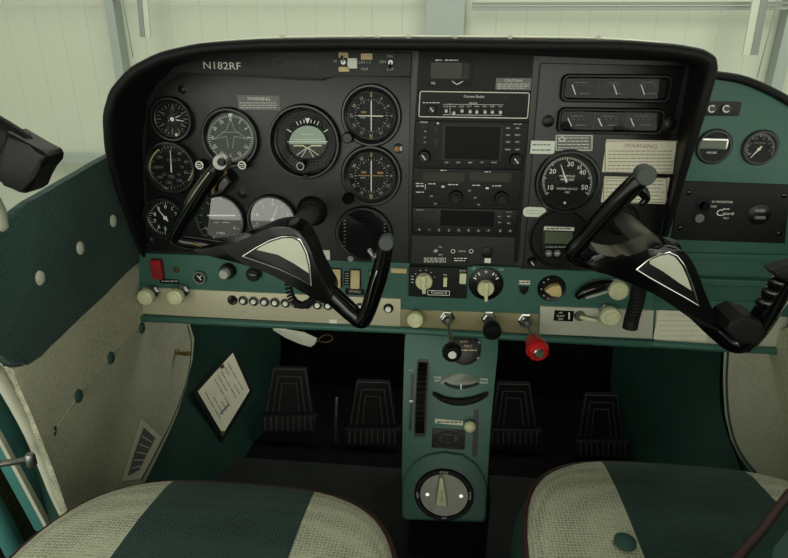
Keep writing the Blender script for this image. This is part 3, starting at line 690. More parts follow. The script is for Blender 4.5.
# annunciator / timer unit
t = Thing('digital_timer', 'small digital unit with olive display at the top of the radio stack', 'display', 446, 71, off=SO)
b = nb(); t.rect(b, 422, 57.5, 472, 87, -.003, 0, 1, .0006); t.put(b, 'case', 'radio')
b = nb(); t.rect(b, 431, 62.5, 462, 78.5, -.0036, -.003, 1); t.put(b, 'screen', 'olive')
b = nb(); t.rect(b, 463, 63, 469, 79, -.0034, -.003, 1); t.put(b, 'side_key', 'plate')
b = nb(); t.words(b, 435.5, 442, 60.2, 1.1, -.0031); t.words(b, 445, 458, 60.2, 1.1, -.0031); t.txt(b, 'SEL', 433.5, 83.2, 2.2, -.0032); t.line(b, 452, 81, 457, 84.5, .7, -.0031); t.line(b, 457, 84.5, 463, 81.2, .7, -.0031); t.put(b, 'lettering', 'mark')
knob(t, 468.5, 84.2, 2, .004, 'radio', line=False)
# audio panel
t = Thing('audio_panel', 'audio panel with white outline and a row of white tipped switches', 'radio', 474, 105, off=SO)
b = nb(); t.poly(b, [(418.5, 90), (530, 91.5), (528, 119), (417.8, 117.2)], -.004, 0, .0008); t.put(b, 'case', 'radio')
b = nb(); P = [(420.3, 93), (421.5, 91.2), (528, 92.8), (529, 94.5), (527.2, 116.8), (526, 118), (420, 116.4), (419, 115)]
for i in range(8): t.line(b, *P[i], *P[(i+1) % 8], .85, -.0041)
t.put(b, 'outline', 'white', None, 'white outline')
b = nb(); t.txt(b, 'Cessna Radio', 474, 96.4, 2.3, -.0042, -.01, 1.15); t.txt(b, 'SPEAKER', 473, 103, 1.5, -.0042)
for i, s_ in enumerate(('AUTO', 'COM1', 'COM2', 'NAV1', 'NAV2', 'MKR', 'DME', 'ADF')): t.txt(b, s_, 446+i*7.7, 106.3, 1.3, -.0042)
t.words(b, 423, 441, 102.5, .7, -.0041); t.line(b, 443, 104, 503, 104.6, .3, -.0041); t.line(b, 450, 103, 450, 114, .4, -.0041); t.line(b, 443, 114.5, 502, 115, .4, -.0041); t.put(b, 'lettering', 'mark')
knob(t, 432, 109, 4.6, .008, 'plastic', -.004)
for i, (x, y) in enumerate(((446.3, 110.7), (453.8, 113), (462, 110.7), (470, 111.3), (476.6, 111.5), (484.8, 111.7), (492, 111.7), (500, 112))):
    b = nb(); tube(b, [(t.l(x, y)[0], -.003, t.l(x, y)[1]+.001), (t.l(x, y)[0], -.010, t.l(x, y)[1])], .0024, 12); t.put(b, 'switch', 'white')
b = nb(); t.disc(b, 505.5, 98, 1.3, -.005, -.004); t.put(b, 'photocell', 'plastic')
# GPS navigator
t = Thing('gps_navigator', 'wide colour map navigator with an unlit screen and buttons down both sides', 'radio', 471, 143, off=SO)
b = nb(); t.poly(b, [(416, 120.3), (529, 122), (522, 168), (414.5, 165.5)], -.005, 0, .001); t.put(b, 'case', 'radio')
b = nb(); t.rect(b, 442.5, 124.5, 502, 160, -.0058, -.004, .6, .0004); t.put(b, 'screen_frame', 'plate')
b = nb(); t.rect(b, 445, 126, 499.5, 158.8, -.0062, -.0055); t.put(b, 'screen', 'screen')
for x, y, tx in ((424.6, 126.5, ''), (425.5, 131, 'O'), (425, 137, 'C'), (425, 142, 'V')): button(t, x-3, y-1.6, x+3, y+1.6, 'button', 'plate', -.0065, -.005, tx or None)
for y, h in ((130, 4), (142, 4)): button(t, 434, y-h, 438.2, y+h, 'button', 'plate', -.0065, -.005)
for y in (127.7, 134.5, 141.5, 149):
    for x in (507.5, 517): button(t, x-3.4, y-1.5, x+3.4, y+1.5, 'button', 'plate', -.0065, -.005, random.choice(('MENU', 'CLR', 'ENT', 'OBS', 'MSG')), h=1.3)
for i in range(5): button(t, 443.5+i*11.8, 160.6, 449.5+i*11.8, 163, 'button', 'plate', -.0065, -.005, ('CDI', 'OBS', 'MSG', 'FPL', 'PROC')[i], h=1.4)
knob(t, 424.5, 155.3, 6.2, .010, 'plastic', -.005, inner='plate'); knob(t, 515, 158.6, 6.2, .010, 'plastic', -.005, inner='plate')
b = nb(); t.txt(b, 'GARMIN', 424, 121.9, 1.5, -.0052); t.txt(b, 'GNS 430', 517, 123.8, 1.5, -.0052); t.disc(b, 438, 123, 1, -.0055, -.005); t.put(b, 'lettering', 'mark')
# nav/com
t = Thing('nav_com_radio', 'navigation and communication radio with two long dark windows, below the map navigator', 'radio', 467, 186, off=SO)
b = nb(); t.poly(b, [(413.5, 167.5), (521.5, 169.5), (518.5, 206), (413, 204.5)], -.004, 0, .0008); t.put(b, 'case', 'radio')
for x0, x1 in ((423, 464.5), (469, 511)):
    b = nb(); t.rect(b, x0, 172, x1, 181, -.0045, -.004, .6); t.put(b, 'display_window', 'olive')
b = nb()
for x, y, w_ in ((443.5, 169.8, 3), (487.5, 171.3, 3), (432, 183.2, 3.5), (453, 184, 5), (476, 184.7, 4), (497, 185.3, 5)): t.words(b, x-w_, x+w_, y, .8, -.0041)
for y in (183, 185.5, 191.5): t.words(b, 416, 424, y, .8, -.0041)
t.line(b, 425.5, 183.5, 425.5, 189, .5, -.0041); t.put(b, 'lettering', 'mark')
for x, y in ((443, 186), (487, 187.5), (431.5, 195.5), (475, 197), (469.5, 190), (435.5, 203), (478.5, 204)): 
    b = nb(); t.rect(b, x-1.5, y-.9, x+1.5, y+.9, -.0052, -.004); t.put(b, 'button', 'mark' if y < 189 else 'dmark')
for x, y in ((456, 196), (501, 197)): knob(t, x, y, 7, .010, 'radio', -.004, line=False, inner='radio')
# transponder-like unit
t = Thing('transponder', 'thin transponder with a long dark window and a row of numbered keys', 'radio', 464, 220, off=SO)
b = nb(); t.poly(b, [(413, 207), (518, 209), (515.5, 233.5), (412.5, 232)], -.0045, 0, .0008); t.put(b, 'case', 'plastic')
b = nb(); t.rect(b, 440.5, 210, 494, 225.5, -.005, -.0045, .5); t.put(b, 'display_window', 'screen')
for x, y in ((420, 212.8), (431, 212), (420, 220), (427, 219), (435, 219), (499.5, 215.5), (508.5, 215.5), (499.5, 221.5), (508.5, 222.3)): button(t, x-2.6, y-1.2, x+2.6, y+1.2, 'button', 'plate', -.0058, -.0045, 'ALT' if x > 480 else None, h=1.2)
b = nb(); t.txt(b, 'GARMIN', 420, 209.3, 1.4, -.0047); t.txt(b, 'MODE', 509, 211.5, 1.3, -.0047); t.put(b, 'lettering', 'dim')
for i in range(10):
    x = 419.5+i*9.8+(0 if i < 8 else 2); button(t, x-2.4, 226.8+i*.15, x+2.4, 230.6+i*.15, 'number_key', 'plate', -.006, -.0045, '0123456789'[i], h=2.2)
# blank lower stack panel
t = Thing('lower_stack_panel', 'dark blank plate with a small key lock and labels, below the transponder', 'panel', 463, 249, off=SO)
b = nb(); t.poly(b, [(412, 234.5), (515, 236.5), (514, 264.5), (410.5, 263)], -.003, 0, .0008); t.put(b, 'plate', 'plate')
b = nb(); t.prof(b, 436, 250, [(0, -.010), (1.4, -.010), (3, -.008), (3.4, -.003), (0, -.003)], 20); t.put(b, 'lock', 'metal')
b = nb(); t.txt(b, 'ON', 440.3, 246.3, 1.6, -.0032); t.txt(b, 'OFF', 440.6, 254.3, 1.6, -.0032); t.words(b, 424, 446, 257.5, .7, -.0031); t.words(b, 424, 446, 259.3, .7, -.0031); t.words(b, 424, 446, 261.2, .7, -.0031)
for x in (453, 471): t.prof(b, x, 250.6, [(1.6, -.0034), (2.2, -.0034), (2.2, -.003), (1.6, -.003), (1.6, -.0034)], 16)
t.txt(b, 'AUDIO', 462, 250.6, 1.6, -.0032); t.put(b, 'lettering', 'mark')
b = nb(); t.rect(b, 452, 255.8, 469, 261.5, -.0038, -.003, .5); o = t.put(b, 'label_strip', 'plastic'); b = nb(); t.words(b, 454, 467, 257.5, .8, -.0039); t.words(b, 454, 467, 259.8, .8, -.0039); t.put(b, 'print', 'mark', o)
b = nb(); t.rect(b, 482, 247, 492, 256, -.007, -.003, 2, .001); t.put(b, 'rocker', 'plastic'); b = nb(); t.rect(b, 484.5, 257.5, 490.5, 262, -.0045, -.003); t.put(b, 'white_key', 'mark')
# autopilot controller
t = Thing('autopilot_controller', 'small black autopilot controller with large cream knob, below the radio stack at its left', 'autopilot', 437, 281, off=-.006)
b = nb(); t.poly(b, [(409, 265.3), (467, 267), (466.5, 297.5), (408.8, 295)], -.006, 0, .001); t.put(b, 'case', 'radio')
def barknob(t, x, y, r, y0, ang=0, m='cream', L=1.35, name='selector_knob'):
    b = nb(); t.prof(b, x, y, [(0, y0-.007), (r*.9, y0-.007), (r, y0-.005), (r, y0), (0, y0)], 20)
    o = t.put(b, name, m); b = nb(); c, s = math.sin(R(ang)), -math.cos(R(ang)); w = r*.28
    t.poly(b, [(x-c*r*.9-s*w, y-s*r*.9+c*w), (x+c*r*L-s*w*.7, y+s*r*L+c*w*.7), (x+c*r*L+s*w*.7, y+s*r*L-c*w*.7), (x-c*r*.9+s*w, y-s*r*.9-c*w)], y0-.014, y0-.006, .0008)
    t.put(b, 'grip_bar', m, o)
barknob(t, 424.3, 279.6, 8.5, -.006, 178, 'cream', 1.15)
b = nb(); t.rect(b, 443.5, 275.5, 447, 284.5, -.010, -.006, .5); t.put(b, 'toggle', 'cream')
b = nb(); t.rect(b, 459.5, 271.5, 466, 281.5, -.011, -.006, .8, .0008); t.put(b, 'rocker', 'cream')
b = nb(); t.txt(b, 'Cessna II', 439, 291.3, 3, -.0063, -.02)
for q in ((428, 289, 449.5, 289.7), (428, 293.3, 449.5, 294), (428, 289, 428, 293.3), (449.5, 289.7, 449.5, 294)): t.line(b, *q, .5, -.0061)
for a in (-60, -30, 0, 30, 60, 90): t.disc(b, 424.3+11*math.sin(R(a-20)), 279.6-11*math.cos(R(a-20)), .5, -.0064, -.006, n=8)
for y in (275, 278, 281): t.line(b, 411.5, y, 413.8, y, .7, -.0061)
t.txt(b, 'ON', 445, 273.5, 1.6, -.0063); t.txt(b, 'AUTO', 462.5, 269.5, 1.5, -.0063); t.put(b, 'lettering', 'mark')
# magneto / strobe selector
t = Thing('rotary_selector', 'round black rotary selector with a cream pointer knob, below the radio stack', 'rotary switch', 486, 283.5, off=-.0072)
b = nb(); t.prof(b, 486, 283.5, [(0, -.003), (16, -.003), (17, -.002), (17, 0), (0, 0)], 40); d_ = t.put(b, 'dial', 'plastic')
b = nb(); t.txt(b, '+', 486, 271.5, 5, -.0033)
for a in (-62, -35, 35, 62): c, s = math.sin(R(a)), -math.cos(R(a)); t.line(b, 486+11*c, 283.5+11*s, 486+14*c, 283.5+14*s, 1.4, -.0031)
t.txt(b, 'L', 476, 275, 2.2, -.0033); t.txt(b, 'R', 496, 275, 2.2, -.0033); t.put(b, 'lettering', 'mark', d_)
barknob(t, 485.6, 286.8, 8.3, -.003, 180, 'cream', 1.3)
b = nb(); t.txt(b, '-10', 473, 268.6, 2.2, -.0002); t.txt(b, '+10', 501, 269.6, 2.2, -.0002); t.put(b, 'print', 'mark')

# ================================================================== ENGINE GAUGES
def cluster(x0, y0, x1, y1, lab, items):
    t = Thing('engine_gauge_strip', lab, 'gauge', (x0+x1)/2, (y0+y1)/2, off=-.004, group='two long engine gauge strips')
    b = nb(); xa = t.l(x0, (y0+y1)/2)[0]; xb = t.l(x1, (y0+y1)/2)[0]; za = t.l((x0+x1)/2, y1)[1]; zb = t.l((x0+x1)/2, y0)[1]; k = t.k
    rings = []
    for ins, y, rr in ((0, .0, 7), (0, -.006, 7), (1.2, -.009, 6), (2.6, -.009, 5), (4.6, -.002, 3), (4.6, 0, 3)):
        q = rrect(xa+ins*k, za+ins*k, xb-ins*k, zb-ins*k, rr*k); rings.append([b.verts.new((p[0], y, p[1])) for p in q])
    for A, B in zip(rings, rings[1:]):
        for i in range(len(A)): b.faces.new((A[i], A[(i+1) % len(A)], B[(i+1) % len(A)], B[i]))
    t.put(b, 'bezel', 'plastic')
    b = nb(); t.rect(b, x0+4, y0+4, x1-4, y1-4, -.0018, 0, 2); t.d = t.put(b, 'dial', 'dialgrey' if items[0] else 'dial')
    w = (x1-x0-10)/3; b = nb(); y = -.0019
    for i in range(3):
        cx = x0+5+w*(i+.5); t.words(b, cx-7, cx+5, y0+8.5, .6, y); t.words(b, cx-2, cx+8, y1-9, .6, y)
        for j in range(4): t.line(b, cx-9+j*5, y0+10.5, cx-9+j*5, y0+12.2, .4, y)
    t.put(b, 'scale', 'dmark', t.d)
    for i, dx in enumerate(items[1]):
        cx = x0+5+w*(i+.5)+dx; b = nb(); t.line(b, cx-2, y0+10.5, cx+1.5, y1-8, .9, -.0028); t.put(b, 'needle', 'white', t.d)
    for i in (1, 2):
        b = nb(); t.rect(b, x0+5+w*i-.5, y0+4, x0+5+w*i+.5, y1-4, -.0024, -.0018); t.put(b, 'divider', 'plastic', t.d)
    b = nb(); t.rect(b, x0+3.5, y0+3.5, x1-3.5, y1-3.5, -.0040, -.0035, 2); t.put(b, 'glass', 'glassm')
cluster(560, 74, 670, 102.5, 'upper long black bezelled strip of engine needles at the top right of the black panel', (False, (-8, 0, -6)))
cluster(556.5, 107.5, 663, 134, 'lower long black bezelled strip of engine needles with green print', (False, (-8, -10, -10)))
g = gauge(567, 181.8, 32, 26, 'large round black manifold pressure gauge marked 10 to 50', cat='pressure gauge', name='manifold_pressure_gauge', off=-.004)
ticks(g, 567, 181.8, 22.8, 25, 61, -120, 120, .4, major=10); b = nb()
nums(g, 567, 181.8, 18, [('10', -108), ('20', -54), ('30', 10), ('40', 58), ('50', 108)], 4.8, b)
g.txt(b, 'MANIFOLD', 567, 176, 2.1, g.y); g.txt(b, 'PRESSURE', 567, 179.4, 2.1, g.y); g.txt(b, 'INCHES HG ALT', 567, 188.6, 2, g.y); g.txt(b, 'ABS', 567, 192, 2, g.y); g.txt(b, '35', 579, 167.5, 3.2, g.y-.0002); g.put(b, 'numerals', 'mark', g.d)
b = nb(); g.disc(b, 564.5, 202.5, 1.2, -.0026, -.0018); g.put(b, 'lower_mark', 'white', g.d)
needle(g, 566, 181, -18, 18, 1.8, 'mark', hub=0, tail=1)
# engine monitor
t = Thing('engine_monitor', 'round engine monitor with a small grey screen and two blue buttons, below the manifold gauge', 'display', 560, 238, off=-.004)
b = nb(); t.prof(b, 560, 238, [(31, 0), (31, -.003), (29.5, -.004), (28, -.002), (28, 0), (31, 0)], 48); t.put(b, 'flange', 'radio')
b = nb(); t.prof(b, 560, 238, [(28, 0), (27.5, -.001), (0, -.001)], 40); t.put(b, 'face', 'plastic')
b = nb(); t.rect(b, 541.5, 224.5, 575, 258, -.005, -.001, 2, .001); c_ = t.put(b, 'case', 'plastic')
b = nb(); t.rect(b, 544.5, 231, 571.5, 242.5, -.0056, -.005, .5); t.put(b, 'screen', 'lcd')
b = nb(); t.rect(b, 543.5, 226, 573.5, 229.6, -.0054, -.005); t.put(b, 'top_label', 'white', label='white label strip'); b = nb(); t.words(b, 546, 572, 227.8, 1.2, -.0055); t.put(b, 'print', 'plastic')
for x in (548, 556.5):
    b = nb(); t.disc(b, x, 252, 3.3, -.007, -.005); o = t.put(b, 'button', 'grey'); b = nb(); t.words(b, x-1.8, x+1.8, 252, .8, -.0071); t.put(b, 'print', 'white', o)
b = nb(); t.words(b, 545, 570, 246, .8, -.0051); t.put(b, 'lettering', 'dim', c_)
t = Thing('dimmer_knob', 'small black knob at the lower left corner of the engine plate', 'knob', 531.5, 261, off=-.004); knob(t, 531.5, 261, 4.6, .012, 'plastic', 0)

# ================================================================== RIGHT PANEL ITEMS
t = Thing('switch_module', 'small black module with two C shaped white dials atop the right green panel', 'switch', 721, 108.5, off=-.002)
b = nb(); t.rect(b, 703, 101.5, 739.5, 115.5, -.003, 0, 1.5, .0006); t.put(b, 'plate', 'plastic')
for x in (710, 724.5):
    b = nb(); t.disc(b, x, 108.5, 4.6, -.006, -.003); o = t.put(b, 'dial', 'gloss'); b = nb()
    for i in range(12):
        a = R(40+i*23); c = R(40+(i+1)*23); t.line(b, x+3.2*math.cos(a), 108.5+3.2*math.sin(a), x+3.2*math.cos(c), 108.5+3.2*math.sin(c), 1.1, -.0061)
    t.put(b, 'ring', 'mark', o)
g = gauge(713.5, 146.5, 17.5, 16, 'round black counter gauge with a pale rectangular window on the right green panel', name='hour_meter', off=-.002, depth=.005)
b = nb(); g.rect(b, 698, 138.5, 727, 149, -.0034, -.0018, 1, .0005); o = g.put(b, 'window_frame', 'chrome', g.d); b = nb(); g.rect(b, 699.5, 140, 725.5, 147.8, -.0038, -.003); g.put(b, 'window', 'lcd', o)
b = nb(); g.txt(b, 'HOURS', 711, 152.5, 2, -.0022); g.put(b, 'lettering', 'mark', g.d)
g = gauge(759.5, 147.5, 17.5, 16, 'round black gauge with a white needle pointing lower left on the right green panel', name='suction_gauge', off=-.002, depth=.005)
ticks(g, 759.5, 147.5, 12.5, 14.8, 30, -120, 120, .4, major=5, m='dim'); b = nb(); nums(g, 759.5, 147.5, 10, [(str(i), -110+i*44) for i in range(1, 6)], 2.6, b); g.txt(b, 'SUCTION', 759.5, 143, 1.8, g.y); g.put(b, 'numerals', 'dmark', g.d); needle(g, 758, 149, -135, 12, 1.6, 'white', hub=1.5)
t = Thing('accessory_panel', 'black rectangular accessory plate with switch and outlets on the right green panel', 'panel', 730, 212, off=-.002)
b = nb(); t.poly(b, [(680, 180.5), (790, 184.5), (784, 243), (670.5, 239)], -.003, 0, .0008); c_ = t.put(b, 'plate', 'radio')
for x, y in ((688, 192), (679.5, 227.5), (783, 195), (778, 233)):
    b = nb(); t.prof(b, x, y, [(0, -.0045), (1.6, -.0045), (2.6, -.0035), (2.8, -.003), (0, -.003)], 16); t.put(b, 'screw', 'gloss')
b = nb(); t.rect(b, 693, 197, 709, 221, -.0036, -.003, 2); t.put(b, 'switch_surround', 'plastic')
b = nb(); t.prof(b, 703, 205, [(0, -.012), (3.4, -.012), (4.4, -.010), (4.6, -.003), (0, -.003)], 20); t.put(b, 'switch_knob', 'gloss')
b = nb(); t.disc(b, 698.5, 217.5, 4.4, -.005, -.003); t.put(b, 'indicator_lamp', 'grey')
b = nb(); t.txt(b, 'CO MONITOR', 720, 201.5, 2.2, -.0033, 0, 1.1); t.txt(b, 'GND', 712.5, 206, 2, -.0033); t.txt(b, 'C', 718.5, 212.5, 6.5, -.0033); t.txt(b, 'guardi', 727.5, 213, 3, -.0033); t.txt(b, 'TEST', 725, 217.8, 1.8, -.0033); t.words(b, 722, 730, 208.5, .9, -.0031); t.put(b, 'lettering', 'mark', c_)
b = nb(); t.prof(b, 758.5, 213.5, [(0, -.0045), (9.5, -.0045), (11, -.003), (0, -.003)], 32); o = t.put(b, 'socket', 'plastic')
for y in (209.8, 216.8):
    b = nb(); t.rect(b, 753, y-1.6, 764, y+1.6, -.0052, -.0045, 1.4); o2 = t.put(b, 'usb_port', 'metal', o)

# ================================================================== LOWER GREEN STRIP ITEMS
GO = -.006
t = Thing('guarded_switch', 'red rectangular guarded switch at the left end of the green strip', 'switch', 158.5, 268, off=GO)
b = nb(); t.rect(b, 153.5, 258.5, 164, 277.5, -.009, 0, 1, .0012); t.put(b, 'guard', 'dred')
b = nb(); t.rect(b, 155.5, 260.5, 162, 263, -.0098, -.009, .5, .0003); t.put(b, 'hinge', 'red')
t = Thing('small_toggle', 'tiny brass toggle right of the red guarded switch', 'switch', 176, 270, off=GO)
b = nb(); t.prof(b, 176, 270, [(0, -.003), (2.4, -.003), (3.4, -.001), (3.4, 0), (0, 0)], 12); t.put(b, 'collar', 'brass'); b = nb(); tube(b, [(0, -.003, 0), (.001, -.009, .002)], .0014, 8); t.put(b, 'lever', 'plastic')
t = Thing('label_strip', 'small black embossed label under the tiny brass toggle', 'label', 170, 281, off=GO); b = nb(); t.rect(b, 160, 279, 179, 283.5, -.0008, 0, .5); o = t.put(b, 'strip', 'plastic')
b = nb(); t.words(b, 162, 178, 281, 1, -.0009); t.put(b, 'print', 'dim', o)
t = Thing('fuse_holder', 'round silver ringed fuse holder with a black face', 'fuse holder', 200.5, 276.8, off=GO)
b = nb(); t.prof(b, 200.5, 276.8, [(5, -.006), (6.4, -.006), (7, -.003), (7, 0), (5, 0), (5, -.006)], 28); t.put(b, 'ring', 'metal'); b = nb(); t.disc(b, 200.5, 276.8, 5.2, -.005, 0); o = t.put(b, 'face', 'plastic'); b = nb(); t.line(b, 198.5, 274.5, 202.5, 279, 1, -.0051); t.line(b, 202.5, 274.5, 200.5, 277, .8, -.0051); ticks_y = None; t.put(b, 'mark', 'mark', o)
t = Thing('dimmer_knob', 'black knob with a bright silver centre on the left green strip', 'knob', 227.5, 270.5, off=GO)
b = nb(); t.prof(b, 229, 270, [(0, -.012), (7, -.012), (7.8, -.010), (7.8, 0), (0, 0)], 28); t.put(b, 'skirt', 'plastic'); b = nb(); t.prof(b, 228.5, 270, [(0, -.024), (4, -.024), (5, -.022), (5, -.012), (0, -.012)], 28); t.put(b, 'cap', 'dim')
t = Thing('dimmer_knob', 'plain black knob right of the silver centred knob', 'knob', 255, 272.7, off=GO)
b = nb(); t.prof(b, 255, 272.7, [(0, -.014), (5.6, -.014), (6.8, -.012), (7.2, 0), (0, 0)], 28); t.put(b, 'skirt', 'plastic'); b = nb(); t.line(b, 252, 271.5, 258, 272.5, .7, -.0141); t.put(b, 'pointer_line', 'dim')
def rocker(x, y, lab, w=4.4, h=8.5, m='tan'):
    t = Thing('rocker_switch', lab, 'switch', x, y, off=GO, group='tan rocker switches on the green strip')
    b = nb(); t.rect(b, x-w-1, y-h-1, x+w+1, y+h+1, -.002, 0, .6, .0006); t.put(b, 'frame', 'plastic')
    b = nb(); xa, xb = t.l(x-w, y)[0], t.l(x+w, y)[0]; z0, z1 = t.l(x, y+h)[1], t.l(x, y-h)[1]
    V = [(xa, -.002, z0), (xb, -.002, z0), (xb, -.002, z1), (xa, -.002, z1), (xa, -.010, z0), (xb, -.010, z0), (xb, -.004, z1), (xa, -.004, z1)]
    vs = [b.verts.new(v) for v in V]
    for f in ((0, 1, 2, 3), (4, 5, 6, 7), (0, 1, 5, 4), (1, 2, 6, 5), (2, 3, 7, 6), (3, 0, 4, 7)): b.faces.new([vs[i] for i in f])
    bmesh.ops.bevel(b, geom=b.edges[:], offset=.0008, segments=2, affect='EDGES'); t.put(b, 'rocker', m)
rocker(336.8, 277.3, 'tan rocker switch, left one of the pair near the storm display'); rocker(355.7, 278.3, 'tan rocker switch, right one of the pair near the storm display')
rocker(373, 279.5, 'tan rocker switch behind the right grip of the left yoke', 3)
t = Thing('rocker_label', 'thin black ribbed strip between the two tan rocker switches', 'label', 347, 277.5, off=GO); b = nb(); t.rect(b, 344.3, 271, 349.8, 285, -.0015, 0, .5); o = t.put(b, 'strip', 'plastic'); b = nb()
for i in range(5): t.line(b, 345.3, 273+i*2.5, 348.8, 273+i*2.5, .6, -.0016)
t.put(b, 'print', 'dim', o)
t = Thing('spares_label', 'black embossed label reading SPARES under the tan rockers', 'label', 355, 291.5, off=GO); b = nb(); t.rect(b, 345.5, 288.5, 364.5, 294.5, -.0008, 0, .5); o = t.put(b, 'strip', 'plastic'); b = nb(); t.txt(b, 'SPARES', 355, 291.5, 2.6, -.001, -.03); t.put(b, 'lettering', 'dim', o)
t = Thing('strip_label', 'faded tan strip label right of the left yoke grip', 'label', 399, 270.5, off=GO); b = nb(); t.rect(b, 391, 268.5, 406.5, 273, -.0006, 0); t.put(b, 'strip', 'tan')
# right part of green strip
t = Thing('small_outlet', 'small black jack under a white label right of the rotary selector', 'jack', 523.5, 289, off=GO)
b = nb(); t.poly(b, [(518.5, 286), (528.5, 286.5), (527, 291), (523.5, 294), (520, 291)], -.005, 0, .001); t.put(b, 'jack', 'plastic'); b = nb(); t.rect(b, 517.5, 280.3, 530, 284.2, -.0008, 0); o = t.put(b, 'label_plate', 'paper'); b = nb(); t.words(b, 518.5, 529, 282.2, 1, -.0009); t.put(b, 'print', 'plastic', o)
t = Thing('fuel_primer', 'round black recess with a tan triangular knob, left of the microphone clip', 'selector', 552, 288.5, off=GO)
b = nb(); t.prof(b, 551.5, 288.5, [(0, -.002), (12, -.002), (13.2, -.003), (14, 0), (0, 0)], 36); t.put(b, 'recess', 'plastic')
b = nb(); t.poly(b, [(544, 288.5), (549.5, 284), (557.5, 282.5), (560, 284.5), (560.5, 292), (558, 294.5), (550, 293)], -.013, -.002, .002); t.put(b, 'knob', 'tan')
b = nb()
for a in (20, 50, 90, 130, 160): t.disc(b, 551.5+10.3*math.cos(R(a+90)), 288.5+10.3*math.sin(R(a+90)), .8, -.0026, -.002, n=8)
t.put(b, 'print', 'dim')
# strip text
b = nb(); pan.words(b, 224, 250, 309.5, 1.1, -.0091); pan.words(b, 228, 244, 312, 1, -.0091)
for i in range(9): pan.words(b, 262+i*11, 269+i*11, 313.5+i*.55, .8, -.0091)
pan.put(b, 'strip_print', 'dim', st)
b = nb(); pan.rect(b, 330.5, 317.3, 338, 321, -.0096, -.009); pan.put(b, 'strip_sticker', 'white', st)
# cream pull knobs
def pull(x, y, r, L, lab, m='cream', off=-.009, knobd=.014, group=None, shaft='metal', hexm='metal', base=None, cat='knob', name='pull_knob'):
    """x,y = where the knob face shows; the shaft runs straight back to the panel"""
    f = PAN.at(x, y, off-L-knobd)      # centre of knob face in space
    root = empty(name, lab, cat, (f.x, off, f.z), None, group)
    k = (f-CAM).dot(FW)/FPX; r *= k
    b = nb(); lathe(b, [(0, 0), (r*.8, 0), (r*.8, -.004), (r*.45, -.006), (r*.45, -.009), (0, -.009)], n=6); fin(b, 'hex_nut', hexm, root, ang=.4)
    b = nb(); lathe(b, [(0, 0), (r*.32, 0), (r*.32, -L), (0, -L)], n=16); fin(b, 'shaft', shaft, root)
    b = nb(); lathe(b, [(0, -L), (r*.7, -L), (r, -L-.003), (r, -L-knobd+.003), (r*.9, -L-knobd+.0006), (r*.8, -L-knobd), (0, -L-knobd-.0006)], n=36); o = fin(b, 'knob', m, root)
    b = nb(); lathe(b, [(r*.55, -L-knobd-.0007), (r*.66, -L-knobd-.0012), (r*.72, -L-knobd-.0003)], n=36); fin(b, 'face_ring', m, o)
    return root, o, r, L+knobd
PG = 'cream pull knobs on the aluminium strip'
pull(144, 298.5, 8.2, .020, 'cream pull knob at the far left end of the aluminium strip', group=PG)
pull(174, 298.5, 8.3, .022, 'cream pull knob with a chrome nut, second from the left end of the strip', group=PG)
pull(415, 321.3, 8.2, .010, 'cream knob on the dull strip just left of the throttle', off=-.008)
# circuit breakers
cb = [(232.6, 300)]+[(243.4+10.6*i, 300.4+.62*i) for i in range(12)]
for i, (x, y) in enumerate(cb):
    lab = ('black pushed in breaker at the left end of the breaker row' if i == 0 else 'small round breaker in the row on the aluminium strip, left of the left yoke' if i < 6 else 'small round breaker in the row, near the coiled cord under the left yoke')
    t = Thing('circuit_breaker', 'small round ringed circuit breaker in the row on the aluminium strip' if i else lab, 'circuit breaker', x, y, off=-.009, group='circuit breakers on the aluminium strip' if i else None)
    b = nb(); t.prof(b, x, y, [(3.4, 0), (3.4, -.003), (4.6, -.003), (5.1, -.0015), (5.1, 0), (3.4, 0)], 20); t.put(b, 'collar', 'plastic' if i == 0 else 'metal')
    b = nb(); t.prof(b, x, y, [(0, -.006), (2.0, -.006), (2.5, -.005), (2.7, 0), (0, 0)], 18); o = t.put(b, 'button', 'plastic' if i == 0 else 'mark')
    if i:
        b = nb(); t.prof(b, x, y, [(2.6, -.0030), (3.4, -.0040), (4.2, -.0030)], 20); t.put(b, 'dark_ring', 'plastic')
t = Thing('circuit_breaker', 'single white centred breaker at the right end of the strip, beside the yoke grip', 'circuit breaker', 388.5, 308, off=-.009)
b = nb(); t.prof(b, 388.5, 308, [(0, 0), (5, 0), (5, -.002), (3.6, -.004), (0, -.004)], 20); t.put(b, 'collar', 'plastic'); b = nb(); t.disc(b, 388.5, 308, 2.8, -.007, -.004); t.put(b, 'button', 'white')

